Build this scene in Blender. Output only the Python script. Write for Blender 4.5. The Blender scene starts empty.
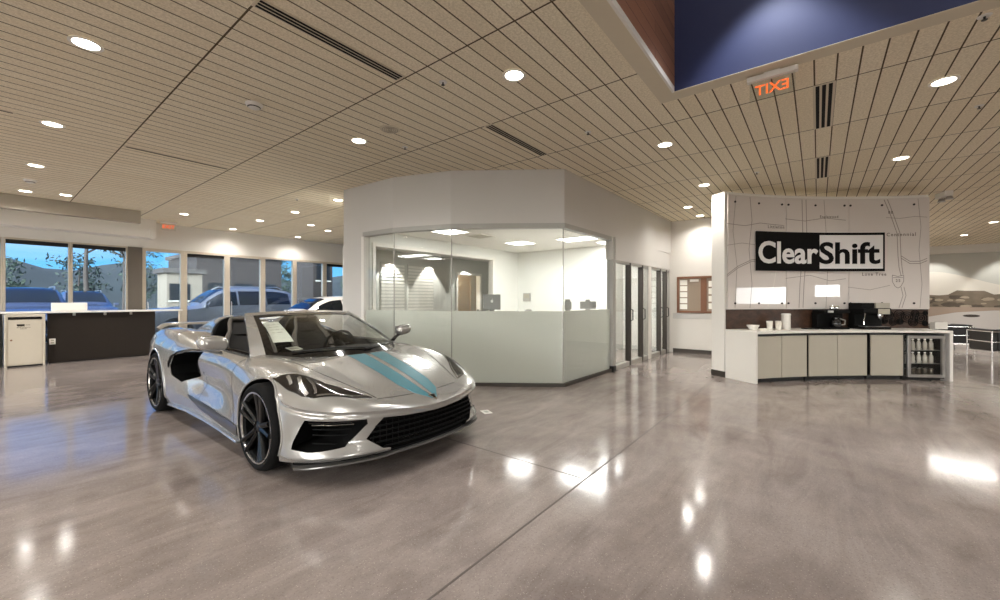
import bpy, bmesh, math, random
from mathutils import Vector, Matrix
from mathutils.bvhtree import BVHTree
random.seed(7)
scn = bpy.context.scene
COL = scn.collection
PI = math.pi
# ------------------------------------------------------------------ measured camera (image 1000 x 600)
FPX = 407.0; CAMZ = 1.32; TH = math.radians(38.0); CEIL = 3.307
FW = (math.cos(TH), math.sin(TH)); RT = (math.sin(TH), -math.cos(TH))
def cw(xc, zc):                       # (right, forward) of the tripod -> room X, Y
    return (xc*RT[0]+zc*FW[0], xc*RT[1]+zc*FW[1])

# ------------------------------------------------------------------ mesh builder
class MB:
    def __init__(s): s.v = []; s.f = []; s.m = []; s.cur = 0
    def mat(s, i): s.cur = i; return s
    def add(s, vs, fs):
        b = len(s.v); s.v.extend([tuple(p) for p in vs])
        for f in fs: s.f.append(tuple(b+i for i in f)); s.m.append(s.cur)
        return s
    def box(s, x0, x1, y0, y1, z0, z1):
        vs = [(x, y, z) for z in (z0, z1) for y in (y0, y1) for x in (x0, x1)]
        return s.add(vs, [(0,2,3,1),(4,5,7,6),(0,1,5,4),(2,6,7,3),(0,4,6,2),(1,3,7,5)])
    def obox(s, c, size, rz=0, rx=0, ry=0):
        M = Matrix.Translation(c) @ Matrix.Rotation(rz,4,'Z') @ Matrix.Rotation(ry,4,'Y') @ Matrix.Rotation(rx,4,'X')
        hx, hy, hz = size[0]/2, size[1]/2, size[2]/2
        vs = [M @ Vector((x,y,z)) for z in (-hz,hz) for y in (-hy,hy) for x in (-hx,hx)]
        return s.add(vs, [(0,2,3,1),(4,5,7,6),(0,1,5,4),(2,6,7,3),(0,4,6,2),(1,3,7,5)])
    def prism(s, poly, z0, z1):       # poly in XY
        n = len(poly)
        vs = [(x,y,z0) for x,y in poly]+[(x,y,z1) for x,y in poly]
        fs = [tuple(range(n-1,-1,-1)), tuple(range(n,2*n))]+[(i,(i+1)%n,n+(i+1)%n,n+i) for i in range(n)]
        return s.add(vs, fs)
    def prism_axis(s, poly, a0, a1, axis):   # poly 2D extruded along 'x': (y,z) or 'y': (x,z)
        n = len(poly)
        if axis == 'x': P = lambda p, a: (a, p[0], p[1])
        else: P = lambda p, a: (p[0], a, p[1])
        vs = [P(p,a0) for p in poly]+[P(p,a1) for p in poly]
        fs = [tuple(range(n-1,-1,-1)), tuple(range(n,2*n))]+[(i,(i+1)%n,n+(i+1)%n,n+i) for i in range(n)]
        return s.add(vs, fs)
    def tube(s, pts, r, n=8, closed=False, flat=1.0, caps=True):
        pts = [Vector(p) for p in pts]; N = len(pts); rings = []
        up0 = None
        for i, p in enumerate(pts):
            if closed: t = pts[(i+1)%N]-pts[i-1]
            else: t = pts[min(i+1,N-1)]-pts[max(i-1,0)]
            t.normalize()
            if up0 is None:
                up0 = Vector((0,0,1)) if abs(t.z) < .9 else Vector((0,1,0))
            a = t.cross(up0)
            if a.length < 1e-6: a = t.orthogonal()
            a.normalize(); b = a.cross(t).normalized(); up0 = b
            rr = r[i] if isinstance(r,(list,tuple)) else r
            rings.append([p+a*math.cos(2*PI*k/n)*rr+b*math.sin(2*PI*k/n)*rr*flat for k in range(n)])
        vs = [q for R in rings for q in R]; fs = []
        M = N if closed else N-1
        for i in range(M):
            j = (i+1)%N
            for k in range(n): fs.append((i*n+k, i*n+(k+1)%n, j*n+(k+1)%n, j*n+k))
        if not closed and caps: fs += [tuple(range(n-1,-1,-1)), tuple((N-1)*n+k for k in range(n))]
        return s.add(vs, fs)
    def lathe(s, prof, n=24, c=(0,0,0), axis='z', caps=True):   # prof: (radius, height)
        def P(r,h,a):
            x,y = r*math.cos(a), r*math.sin(a)
            if axis=='z': return (c[0]+x,c[1]+y,c[2]+h)
            if axis=='y': return (c[0]+x,c[1]+h,c[2]+y)
            return (c[0]+h,c[1]+x,c[2]+y)
        vs = [P(r,h,2*PI*k/n) for r,h in prof for k in range(n)]
        fs = [(i*n+k,i*n+(k+1)%n,(i+1)*n+(k+1)%n,(i+1)*n+k) for i in range(len(prof)-1) for k in range(n)]
        if caps: fs += [tuple(range(n-1,-1,-1)), tuple((len(prof)-1)*n+k for k in range(n))]
        return s.add(vs, fs)
    def grid(s, G, closed_v=False):   # G[i][j] points
        a, b = len(G), len(G[0])
        vs = [p for R in G for p in R]; fs = []
        for i in range(a-1):
            for j in range(b if closed_v else b-1):
                fs.append((i*b+j, i*b+(j+1)%b, (i+1)*b+(j+1)%b, (i+1)*b+j))
        return s.add(vs, fs)
    def slab(s, G, off):              # a grid thickened by vector off (or a function of the point)
        a, b = len(G), len(G[0])
        o = off if callable(off) else (lambda p: off)
        T = [[Vector(p)+Vector(o(p)) for p in R] for R in G]
        s.grid(G); s.grid([R[::-1] for R in T])
        for R, Q in ((G[0],T[0]),(G[-1],T[-1])): s.grid([R,Q] if R is G[-1] else [Q,R])
        for j in (0,b-1):
            R=[G[i][j] for i in range(a)]; Q=[T[i][j] for i in range(a)]
            s.grid([R,Q] if j==0 else [Q,R])
        return s
    def build(s, name, mats, parent=None, smooth=False, bevel=0, world=True, angle=40, fix=True, seg=2):
        me = bpy.data.meshes.new(name)
        vs = s.v
        if parent is not None and world:
            inv = xf(parent).inverted()
            vs = [inv @ Vector(p) for p in vs]
        me.from_pydata([tuple(p) for p in vs], [], s.f)
        if not isinstance(mats, (list,tuple)): mats = [mats]
        for m in mats: me.materials.append(m)
        for p, i in zip(me.polygons, s.m): p.material_index = i
        if fix:
            bm = bmesh.new(); bm.from_mesh(me)
            bmesh.ops.remove_doubles(bm, verts=bm.verts, dist=1e-5)
            bmesh.ops.recalc_face_normals(bm, faces=bm.faces)
            bm.to_mesh(me); bm.free()
        me.validate()
        if smooth:
            me.shade_smooth(); me.set_sharp_from_angle(angle=math.radians(angle))
        o = bpy.data.objects.new(name, me); COL.objects.link(o)
        if parent is not None: o.parent = parent
        if bevel:
            md = o.modifiers.new('bevel','BEVEL'); md.width = bevel; md.segments = seg; md.limit_method='ANGLE'; md.angle_limit=math.radians(50)
        return o
def xf(o):
    M = o.matrix_basis.copy()
    p = o.parent
    while p is not None: M = p.matrix_basis @ M; p = p.parent
    return M
def tag(o, label=None, cat=None, group=None, kind=None):
    if label: o['label'] = label
    if cat: o['category'] = cat
    if group: o['group'] = group
    if kind: o['kind'] = kind
    return o
def empty(name, loc=(0,0,0), rz=0, label=None, cat=None, group=None, kind=None):
    o = bpy.data.objects.new(name, None); COL.objects.link(o)
    o.empty_display_size = .1
    o.matrix_basis = Matrix.Translation(loc) @ Matrix.Rotation(rz,4,'Z')
    return tag(o, label, cat, group, kind)
def struct(o): o['kind'] = 'structure'; return o
def children_of(o): return [c for c in bpy.data.objects if c.parent is o]
def copy_tree(o, parent=None):
    c = o.copy(); COL.objects.link(c)
    if parent is not None: c.parent = parent
    for ch in children_of(o): copy_tree(ch, c)
    return c
def placed(c, loc, rz=0, label=None, group=None):
    c.matrix_basis = Matrix.Translation(loc) @ Matrix.Rotation(rz,4,'Z')
    if label: c['label'] = label
    if group: c['group'] = group
    return c
def text_faces(txt, size, extrude=.004, bold=0.0, align='CENTER', spacing=1.0):
    cu = bpy.data.curves.new('t','FONT'); cu.body = txt; cu.size = size; cu.extrude = extrude
    cu.offset = bold; cu.align_x = align; cu.align_y = 'CENTER'; cu.resolution_u = 4; cu.space_character = spacing
    ob = bpy.data.objects.new('t', cu); COL.objects.link(ob)
    dg = bpy.context.evaluated_depsgraph_get(); dg.update()
    me = bpy.data.meshes.new_from_object(ob.evaluated_get(dg))
    vs = [v.co.copy() for v in me.vertices]; fs = [tuple(p.vertices) for p in me.polygons]
    bpy.data.objects.remove(ob); bpy.data.curves.remove(cu); bpy.data.meshes.remove(me)
    return vs, fs

# ------------------------------------------------------------------ materials
def lin(c):
    return tuple(((x/255)/12.92 if x/255 <= .04045 else ((x/255+.055)/1.055)**2.4) for x in c)+(1.0,)
class NT:
    def __init__(s, name):
        s.m = bpy.data.materials.new(name); s.m.use_nodes = True; s.t = s.m.node_tree
        s.b = s.t.nodes['Principled BSDF']; s.out = s.t.nodes['Material Output']
    def n(s, typ, **kw):
        q = s.t.nodes.new(typ)
        for k, v in kw.items():
            if k in q.inputs.keys() and not hasattr(q, k): q.inputs[k].default_value = v
            else: setattr(q, k, v)
        return q
    def l(s, a, b): s.t.links.new(a, b)
    def math(s, op, a, b=None):
        q = s.t.nodes.new('ShaderNodeMath'); q.operation = op
        for i, v in enumerate((a, b)):
            if v is None: continue
            if isinstance(v, (int,float)): q.inputs[i].default_value = v
            else: s.l(v, q.inputs[i])
        return q.outputs[0]
    def mix(s, f, a, b):
        q = s.t.nodes.new('ShaderNodeMix'); q.data_type = 'RGBA'
        for i, v in ((0,f),(6,a),(7,b)):
            if isinstance(v,(int,float,tuple)): q.inputs[i].default_value = v
            else: s.l(v, q.inputs[i])
        return q.outputs[2]
    def noise(s, scale, detail=3, rough=.5, vec=None, dist=0):
        q = s.n('ShaderNodeTexNoise'); q.inputs['Scale'].default_value = scale; q.inputs['Detail'].default_value = detail
        q.inputs['Roughness'].default_value = rough; q.inputs['Distortion'].default_value = dist
        if vec is not None: s.l(vec, q.inputs['Vector'])
        return q.outputs['Fac']
    def coord(s, scale=(1,1,1)):
        c = s.n('ShaderNodeTexCoord'); mp = s.n('ShaderNodeMapping'); mp.inputs['Scale'].default_value = scale
        s.l(c.outputs['Object'], mp.inputs['Vector']); return mp.outputs['Vector']
    def ramp(s, f, stops):
        q = s.n('ShaderNodeValToRGB'); e = q.color_ramp.elements
        while len(e) < len(stops): e.new(.5)
        for el, (p, c) in zip(e, stops): el.position = p; el.color = c
        s.l(f, q.inputs[0]); return q.outputs[0]
    def bump(s, h, strength=.3, dist=.01):
        q = s.n('ShaderNodeBump'); q.inputs['Strength'].default_value = strength; q.inputs['Distance'].default_value = dist
        s.l(h, q.inputs['Height']); s.l(q.outputs[0], s.b.inputs['Normal'])
    def set(s, **kw):
        for k, v in kw.items():
            i = s.b.inputs[k.replace('_',' ')]
            if isinstance(v,(int,float,tuple)): i.default_value = v
            else: s.l(v, i)
        return s
def pm(name, rgb, rough=.5, metal=0, coat=0, var=.06, nscale=12, bump=0, bscale=60, spec=.5, coat_rough=.05, sheen=0):
    t = NT(name); c = lin(rgb)
    f = t.noise(nscale, 3, .55, t.coord())
    lo = tuple(x*(1-var) for x in c[:3])+(1,); hi = tuple(min(1,x*(1+var)) for x in c[:3])+(1,)
    t.set(Base_Color=t.mix(f, lo, hi), Roughness=rough, Metallic=metal, Coat_Weight=coat, Coat_Roughness=coat_rough, Specular_IOR_Level=spec)
    if sheen: t.set(Sheen_Weight=sheen)
    if bump: t.bump(t.noise(bscale, 4, .6, t.coord()), bump, .004)
    return t.m
def emit(name, rgb, strength):
    t = NT(name); e = t.n('ShaderNodeEmission'); e.inputs[0].default_value = lin(rgb); e.inputs[1].default_value = strength
    t.l(e.outputs[0], t.out.inputs[0]); return t.m
def glassy(name, tint, refl_rough=.0, ior=1.5, blend=1.0):
    t = NT(name); tr = t.n('ShaderNodeBsdfTransparent'); tr.inputs[0].default_value = tint+(1,)
    g = t.n('ShaderNodeBsdfGlossy'); g.inputs['Roughness'].default_value = refl_rough
    f = t.n('ShaderNodeLayerWeight'); f.inputs['Blend'].default_value = .5
    fr = t.math('ADD', t.math('MULTIPLY', t.math('POWER', f.outputs['Facing'], 4.5), .9), .035)
    mx = t.n('ShaderNodeMixShader'); t.l(t.math('MULTIPLY', fr, blend), mx.inputs[0]); t.l(tr.outputs[0], mx.inputs[1]); t.l(g.outputs[0], mx.inputs[2])
    t.l(mx.outputs[0], t.out.inputs[0]); return t.m
M = {}
M['wall'] = pm('painted_wall', (218,214,207), .75, var=.02, nscale=3, bump=.04, bscale=150)
M['office_wall'] = pm('grey_white_wall', (200,197,192), .75, var=.02, nscale=3, bump=.04, bscale=150)
M['white'] = pm('white_laminate', (228,225,218), .35, var=.015)
M['white_paint'] = pm('white_paint', (230,227,220), .5, var=.015)
M['office_white'] = pm('office_white_wall', (226,227,222), .7, var=.012, nscale=2)
M['taupe'] = pm('taupe_pilaster', (98,90,80), .6, var=.06)
M['alu'] = pm('anodised_aluminium', (196,184,166), .38, .25, var=.04)
M['steel'] = pm('brushed_steel', (180,178,174), .3, .9, var=.06)
M['chrome'] = pm('chrome', (225,225,225), .08, 1.0, var=.01)
M['dark_brown'] = pm('dark_brown_panel', (38,32,27), .55, var=.08, nscale=20, spec=.25)
M['black'] = pm('black_plastic', (18,18,18), .4, var=.1)
M['gloss_black'] = pm('gloss_black', (10,10,11), .08, var=.1, coat=.5)
M['flat_black'] = pm('flat_black', (14,14,14), .6, var=.1, spec=.15)
M['bulkhead'] = pm('grey_bulkhead', (168,161,148), .85, var=.03)
M['rubber'] = pm('black_rubber', (12,12,12), .8, var=.15, nscale=40, spec=.15)
M['dark_base'] = pm('dark_vinyl_base', (62,56,50), .55, var=.08)
M['cab_grey'] = pm('greige_cabinet', (176,170,155), .4, var=.03, nscale=5)
M['box_grey'] = pm('greige_powdercoat', (190,182,166), .5, var=.02)
M['paper'] = pm('paper', (238,235,226), .8, var=.02)
M['brown_wood'] = pm('brown_wood', (120,78,52), .5, var=.15, nscale=8)
M['clear'] = glassy('clear_glass', (.98,.99,.985))
M['sil'] = pm('silver_grey_frame', (168,166,160), .4, .2, var=.03)
M['winglass'] = glassy('tinted_window_glass', (.72,.80,.86))
M['carglass'] = glassy('car_glass', (.88,.90,.885), blend=.7)
M['lens'] = emit('downlight_lens', (255,244,226), 9.0)
M['troffer'] = emit('troffer_diffuser', (255,252,244), 4.0)
M['exit_red'] = emit('exit_letters', (250,104,48), .85)

def mat_ceiling():
    t = NT('plank_ceiling'); t.m.name = 'acoustic_plank_ceiling'
    c = t.n('ShaderNodeTexCoord'); sp = t.n('ShaderNodeSeparateXYZ'); t.l(c.outputs['Object'], sp.inputs[0])
    gy = t.math('DIVIDE', t.math('ADD', sp.outputs[1], 15.367), .1524); gx = t.math('DIVIDE', t.math('ADD', sp.outputs[0], 10.99), 1.2125)
    def groove(g, w):
        f = t.math('FRACT', g); d = t.math('ABSOLUTE', t.math('SUBTRACT', f, .5)); return t.math('GREATER_THAN', d, .5-w)
    a = groove(gy, .040); b = groove(gx, .0058)
    gr = t.math('MAXIMUM', a, b)
    cell = t.n('ShaderNodeCombineXYZ'); t.l(t.math('FLOOR', gx), cell.inputs[0]); t.l(t.math('FLOOR', gy), cell.inputs[1])
    wn = t.n('ShaderNodeTexWhiteNoise'); wn.noise_dimensions='3D'; t.l(cell.outputs[0], wn.inputs['Vector'])
    sp1 = t.noise(55, 4, .75, c.outputs['Object']); 
    base = t.mix(wn.outputs['Value'], lin((243,232,208)), lin((250,241,220)))
    base = t.mix(t.ramp(sp1, [(.40,(0,0,0,1)),(.62,(1,1,1,1))]), t.mix(.6, base, lin((206,195,169))), base)
    base = t.mix(gr, base, lin((98,86,68)))
    t.set(Base_Color=base, Roughness=.9, Specular_IOR_Level=.1)
    h = t.math('SUBTRACT', t.math('MULTIPLY', sp1, .25), gr); t.bump(h, .5, .006)
    return t.m
M['ceiling'] = mat_ceiling()
M['gypsum'] = pm('gypsum_border', (214,204,182), .85, var=.03)

def mat_floor():
    t = NT('polished_concrete'); c = t.n('ShaderNodeTexCoord'); o = c.outputs['Object']
    big = t.noise(.55, 5, .6, o, .6); mid = t.noise(2.6, 6, .65, o, .3); fine = t.noise(70, 3, .7, o)
    mp = t.n('ShaderNodeMapping'); mp.inputs['Scale'].default_value = (.5,2.2,1); mp.inputs['Rotation'].default_value = (0,0,.5); t.l(o, mp.inputs['Vector'])
    streak = t.noise(1.5, 6, .7, mp.outputs[0], 1.2)
    base = t.ramp(t.math('ADD', t.math('MULTIPLY', big, .55), t.math('MULTIPLY', streak, .45)), [(.36,lin((113,103,98))),(.52,lin((141,131,126))),(.66,lin((161,151,146)))])
    base = t.mix(t.math('MULTIPLY', t.ramp(mid, [(.42,(0,0,0,1)),(.7,(1,1,1,1))]), .3), base, lin((174,162,154)))
    v = t.n('ShaderNodeTexVoronoi'); v.inputs['Scale'].default_value = 85; t.l(o, v.inputs['Vector'])
    spk = t.ramp(v.outputs['Distance'], [(.10,(1,1,1,1)),(.26,(0,0,0,1))])
    wn = t.n('ShaderNodeTexWhiteNoise'); t.l(v.outputs['Position'], wn.inputs['Vector'])
    tone = t.mix(t.math('GREATER_THAN', wn.outputs['Value'], .55), lin((84,72,66)), lin((206,196,186)))
    base = t.mix(t.math('MULTIPLY', spk, .5), base, tone)
    base = t.mix(t.math('MULTIPLY', t.ramp(fine,[(.5,(0,0,0,1)),(.68,(1,1,1,1))]), .25), base, lin((92,80,74)))
    rough = t.ramp(t.math('ADD', t.math('MULTIPLY', mid, .6), t.math('MULTIPLY', streak, .4)), [(.3,(.07,.07,.07,1)),(.75,(.17,.17,.17,1))])
    t.set(Base_Color=base, Roughness=rough, Specular_IOR_Level=.40)
    t.bump(t.math('ADD', t.math('MULTIPLY', fine, .3), mid), .03, .01)
    return t.m
M['floor'] = mat_floor()
M['joint'] = pm('joint_sealant', (86,77,71), .6, var=.1)

def mat_wood(name, a, b, scale, rough=.4, axis=0):
    t = NT(name); s3 = [scale*7]*3; s3[axis] = scale*.5
    n = t.noise(1.0, 6, .62, t.coord(tuple(s3)), .8)
    t.set(Base_Color=t.ramp(n, [(.3,lin(a)),(.7,lin(b))]), Roughness=rough); t.bump(n, .05, .004); return t.m
M['dark_wood'] = mat_wood('dark_walnut', (44,30,23), (84,60,46), 1.5)
def mat_brick():
    t = NT('red_brown_timber_cladding'); c = t.n('ShaderNodeTexCoord'); mp = t.n('ShaderNodeMapping')
    mp.inputs['Rotation'].default_value = (PI/2,0,0); t.l(c.outputs['Object'], mp.inputs[0])
    br = t.n('ShaderNodeTexBrick'); br.inputs['Scale'].default_value = 1; br.inputs['Brick Width'].default_value = 1.4; br.inputs['Row Height'].default_value = .115
    br.inputs['Mortar Size'].default_value = .004; br.inputs['Color1'].default_value = lin((146,102,80)); br.inputs['Color2'].default_value = lin((104,70,55)); br.inputs['Mortar'].default_value = lin((60,38,32))
    t.l(mp.outputs[0], br.inputs['Vector'])
    n = t.noise(1, 6, .65, t.coord((1.5,1,14)), .8)
    t.set(Base_Color=t.mix(t.math('MULTIPLY', n, .55), br.outputs['Color'], lin((168,124,98))), Roughness=.6)
    t.bump(t.math('SUBTRACT', n, t.math('MULTIPLY', br.outputs['Fac'], 2)), .25, .006); return t.m
M['cladding'] = mat_brick()
M['navy'] = pm('navy_paint', (28,40,84), .55, var=.03, nscale=2)
def mat_frost():
    t = NT('frosted_film')
    d = t.n('ShaderNodeBsdfDiffuse'); d.inputs[0].default_value = lin((226,228,221))
    tl = t.n('ShaderNodeBsdfTranslucent'); tl.inputs[0].default_value = lin((240,240,234))
    rf = t.n('ShaderNodeBsdfRefraction'); rf.inputs['Roughness'].default_value = .65; rf.inputs['IOR'].default_value = 1.02; rf.inputs[0].default_value = lin((232,235,228))
    g = t.n('ShaderNodeBsdfGlossy'); g.inputs['Roughness'].default_value = .12
    m1 = t.n('ShaderNodeMixShader'); m1.inputs[0].default_value = .60; t.l(d.outputs[0], m1.inputs[1]); t.l(tl.outputs[0], m1.inputs[2])
    m2 = t.n('ShaderNodeMixShader'); m2.inputs[0].default_value = .12; t.l(m1.outputs[0], m2.inputs[1]); t.l(rf.outputs[0], m2.inputs[2])
    lw = t.n('ShaderNodeLayerWeight'); lw.inputs['Blend'].default_value = .5
    fr = t.math('ADD', t.math('MULTIPLY', t.math('POWER', lw.outputs['Facing'], 4.5), .8), .03)
    m3 = t.n('ShaderNodeMixShader'); t.l(fr, m3.inputs[0]); t.l(m2.outputs[0], m3.inputs[1]); t.l(g.outputs[0], m3.inputs[2])
    t.l(m3.outputs[0], t.out.inputs[0]); return t.m
M['frost'] = mat_frost()
# ------------------------------------------------------------------ camera and world
cam = bpy.data.cameras.new('camera'); co = bpy.data.objects.new('camera', cam); COL.objects.link(co)
cam.sensor_fit = 'HORIZONTAL'; cam.sensor_width = 36; cam.lens = 36*FPX/1000; cam.clip_start = .05; cam.clip_end = 500
co.location = (0,0,CAMZ); co.rotation_euler = (PI/2,0,TH-PI/2); scn.camera = co
vs_ = scn.view_settings; scn.display_settings.display_device = 'sRGB'
vs_.view_transform = 'Standard'; vs_.look = 'None'; vs_.gamma = 1; vs_.exposure = 1.03; vs_.use_curve_mapping = False
try:
    cy = scn.cycles; cy.max_bounces = 14; cy.diffuse_bounces = 7; cy.glossy_bounces = 6; cy.transmission_bounces = 10; cy.transparent_max_bounces = 24
    cy.caustics_reflective = False; cy.caustics_refractive = False; cy.sample_clamp_indirect = 6
except Exception: pass
w = bpy.data.worlds.new('dusk_sky'); scn.world = w; w.use_nodes = True
nt = w.node_tree; bg = nt.nodes['Background']
tc = nt.nodes.new('ShaderNodeTexCoord'); sep = nt.nodes.new('ShaderNodeSeparateXYZ'); nt.links.new(tc.outputs['Generated'], sep.inputs[0])
rp = nt.nodes.new('ShaderNodeValToRGB'); nt.links.new(sep.outputs[2], rp.inputs[0])
el = rp.color_ramp.elements
el[0].position = 0.0; el[0].color = lin((150,205,232)); el[1].position = .55; el[1].color = lin((22,92,190))
e2 = el.new(.06); e2.color = lin((122,196,238)); e3 = el.new(.16); e3.color = lin((46,152,232))
nz = nt.nodes.new('ShaderNodeTexNoise'); nz.inputs['Scale'].default_value = 3.0; nz.inputs['Detail'].default_value = 6; nz.inputs['Distortion'].default_value = .6
mpw = nt.nodes.new('ShaderNodeMapping'); mpw.inputs['Scale'].default_value = (1,1,5); nt.links.new(tc.outputs['Generated'], mpw.inputs[0]); nt.links.new(mpw.outputs[0], nz.inputs['Vector'])
cr = nt.nodes.new('ShaderNodeValToRGB'); cr.color_ramp.elements[0].position = .52; cr.color_ramp.elements[1].position = .8; nt.links.new(nz.outputs['Fac'], cr.inputs[0])
mxw = nt.nodes.new('ShaderNodeMix'); mxw.data_type = 'RGBA'; nt.links.new(cr.outputs[0], mxw.inputs[0]); nt.links.new(rp.outputs[0], mxw.inputs[6]); mxw.inputs[7].default_value = lin((196,222,240))
# bright glow added low in the sky behind the camera, to light the walls
dt = nt.nodes.new('ShaderNodeVectorMath'); dt.operation = 'DOT_PRODUCT'; nt.links.new(tc.outputs['Generated'], dt.inputs[0]); dt.inputs[1].default_value = (-.80,-.60,.05)
gl = nt.nodes.new('ShaderNodeMapRange'); gl.interpolation_type = 'SMOOTHERSTEP'; gl.inputs[1].default_value = .15; gl.inputs[2].default_value = 1.0; nt.links.new(dt.outputs['Value'], gl.inputs[0])
mg = nt.nodes.new('ShaderNodeMix'); mg.data_type = 'RGBA'; nt.links.new(gl.outputs[0], mg.inputs[0]); nt.links.new(mxw.outputs[2], mg.inputs[6]); mg.inputs[7].default_value = (17.0,16.6,16.2,1)
nt.links.new(mg.outputs[2], bg.inputs[0]); bg.inputs[1].default_value = 1.0

# ------------------------------------------------------------------ room shell
XB, XF_, YR, YW = -7.0, 22.0, -11.0, 13.45           # back, mural wall, right wall, window wall
YWO = 13.62
b = MB(); b.box(XB-.2, XF_+.2, YR-.2, YWO, -.12, 0); fl = struct(b.build('floor', M['floor']))
b = MB()
b.box(XB, 10.8, 1.345, 1.357, 0, .0012); b.box(2.744, 2.756, 1.357, 12.5, 0, .0012); b.box(2.744-4.6, 2.756-4.6, YR, 12.5, 0, .0012); b.box(9.2, 9.212, YR, 1.345, 0, .0012); b.box(XB, 22, -4.2, -4.188, 0, .0012)
struct(b.build('floor_joint', M['joint'], fl))
VX0, VX1, VY0, VY1 = -5.0, 4.09, -6.4, 1.08          # opening of the double height void
b = MB()
for x0,x1,y0,y1 in ((XB,XF_,VY1+.17,YWO),(XB,XF_,YR,VY0-.1),(XB,VX0-.1,VY0-.1,VY1+.17),(VX1+.16,XF_,VY0-.1,VY1+.17)):
    b.box(x0,x1,y0,y1,CEIL,CEIL+.12)
ceil = struct(b.build('ceiling', M['ceiling']))
b = MB()
b.box(VX0-.1,VX1+.16,VY1+.022,VY1+.17,CEIL-.002,CEIL+.001); b.box(VX1-.006,VX1+.16,VY0-.1,VY1+.022,CEIL-.003,CEIL+.001)
struct(b.build('trim_1', M['gypsum']))
b = MB(); b.box(VX0-.1,VX1+.0,VY1+.001,VY1+.022,CEIL-.004,CEIL+.05)
struct(b.build('trim_2', M['white_paint']))
b = MB(); b.box(VX0-.1,VX1+.15,VY1,VY1+.15,CEIL+.05,6.4); struct(b.build('wall_void_left', M['cladding']))
b = MB(); b.box(VX1,VX1+.15,VY0-.1,VY1,CEIL+.002,6.4); struct(b.build('wall_void_front', M['navy']))
b = MB(); b.box(VX0-.1,VX1+.15,VY0-.2,VY0-.05,CEIL+.12,6.4); struct(b.build('wall_void_right', M['wall']))
b = MB(); b.box(VX0-.25,VX0-.1,VY0-.2,VY1+.15,CEIL+.12,6.4); struct(b.build('wall_void_back', M['wall']))
b = MB(); b.box(VX0-.25,VX1+.15,VY0-.2,VY1+.15,6.4,6.5); struct(b.build('ceiling_void', M['white_paint']))
# far walls
XK = 10.85
b = MB(); b.box(XK,XK+.14,-.6,3.3,0,CEIL); wb = struct(b.build('wall_back', M['wall']))
b = MB(); b.box(XK-.012,XK,-.5,2.9,0,.10); struct(b.build('baseboard_back', M['dark_base']))
b = MB(); b.box(XK-.015,XK,-.5,2.9,.85,.99); struct(b.build('trim_3', M['office_wall']))
b = MB(); b.box(XK+.14,XF_,-.6,-.45,0,CEIL); struct(b.build('wall_hall', M['wall']))
b = MB(); b.box(XF_,XF_+.15,YR,-.6,0,CEIL); struct(b.build('wall_mural', M['wall']))
b = MB(); b.box(XF_-.22,XF_,YR,-.6,3.02,CEIL); struct(b.build('trim_4', M['white_paint']))
b = MB(); b.box(XB,7.25,YR-.15,YR,0,CEIL); b.box(7.85,8.55,YR-.15,YR,0,CEIL); b.box(10.0,XF_,YR-.15,YR,0,CEIL)
b.box(7.25,7.85,YR-.15,YR,0,1.45); b.box(7.25,7.85,YR-.15,YR,1.9,CEIL); b.box(8.55,10.0,YR-.15,YR,0,1.15); b.box(8.55,10.0,YR-.15,YR,1.85,CEIL)
struct(b.build('wall_right', M['wall']))
b = MB(); b.box(7.25,7.85,YR-.08,YR-.07,1.45,1.9); struct(b.build('window_right', M['clear']))  # unseen windows, placed and sized for their reflections in the map panels
b = MB(); b.box(8.55,10.0,YR-.08,YR-.07,1.15,1.85); struct(b.build('window_right', M['clear']))
b = MB(); b.box(XB-.15,XB,YR,YWO,0,.3); b.box(XB-.15,XB,YR,YWO,3.2,CEIL); b.box(XB-.15,XB,-8,1.2,.3,3.2); b.box(XB-.15,XB,4.4,9.6,.3,3.2)
for i in range(9): y = YR+.06+i*3.04; b.box(XB-.15,XB,y-.04,y+.04,.3,3.2)
struct(b.build('wall_rear', M['wall']))
b = MB(); b.box(XB-.08,XB-.07,YR,YWO,.3,3.2); struct(b.build('window_rear', M['clear']))  # added unseen windows that let the sky glow brighten the room
# ------------------------------------------------------------------ window wall (Y = 13.45)
HW = 2.64
b = MB(); b.box(XB,10.85,YW,YWO,HW,CEIL); struct(b.build('wall_window', M['wall']))
b = MB(); b.box(XB,2.72,13.0,YW,2.86,CEIL); struct(b.build('trim_5', M['white_paint']))
b = MB(); b.box(2.60,2.69,12.955,13.0,2.83,3.08); struct(b.build('trim_6', M['white_paint']))
b = MB(); b.box(XB,2.22,11.9,12.05,3.03,CEIL-.001); struct(b.build('trim_7', M['bulkhead']))
b = MB(); b.box(2.263,2.53,YW-.05,YWO,0,HW); struct(b.build('wall_pilaster', M['taupe']))
wn_ = 0
def window(x0, x1, z0, z1, frame=.05, dark=False, door=False, name='window'):
    global wn_
    wn_ += 1
    root = struct(empty('%s_%d' % (name, wn_), ((x0+x1)/2, YW+.08, z0)))
    b = MB(); f = frame; y0, y1 = YW-.02, YW+.11
    b.box(x0,x0+f,y0,y1,z0,z1); b.box(x1-f,x1,y0,y1,z0,z1); b.box(x0+f,x1-f,y0,y1,z1-f,z1); b.box(x0+f,x1-f,y0,y1,z0,z0+f*(3 if door else 1))
    b.build('frame', M['alu'], root, bevel=.004)
    b = MB(); b.box(x0+f,x1-f,YW+.04,YW+.052,z0+f*(3 if door else 1),z1-f); b.build('pane', M['winglass'], root)
    if dark:
        b = MB(); b.box(x0+f,x1-f,YW+.015,YW+.034,z1-f-.09,z1-f); b.build('blind_cassette', M['black'], root)
    if door:
        b = MB(); hx = x0+f+.03
        b.tube([(hx,YW-.02,z0+.9),(hx,YW-.06,z0+.92),(hx,YW-.06,z0+1.25),(hx,YW-.02,z0+1.27)], .011, 8); b.build('handle', M['steel'], root, smooth=True)
    return root
x = 2.263
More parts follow.
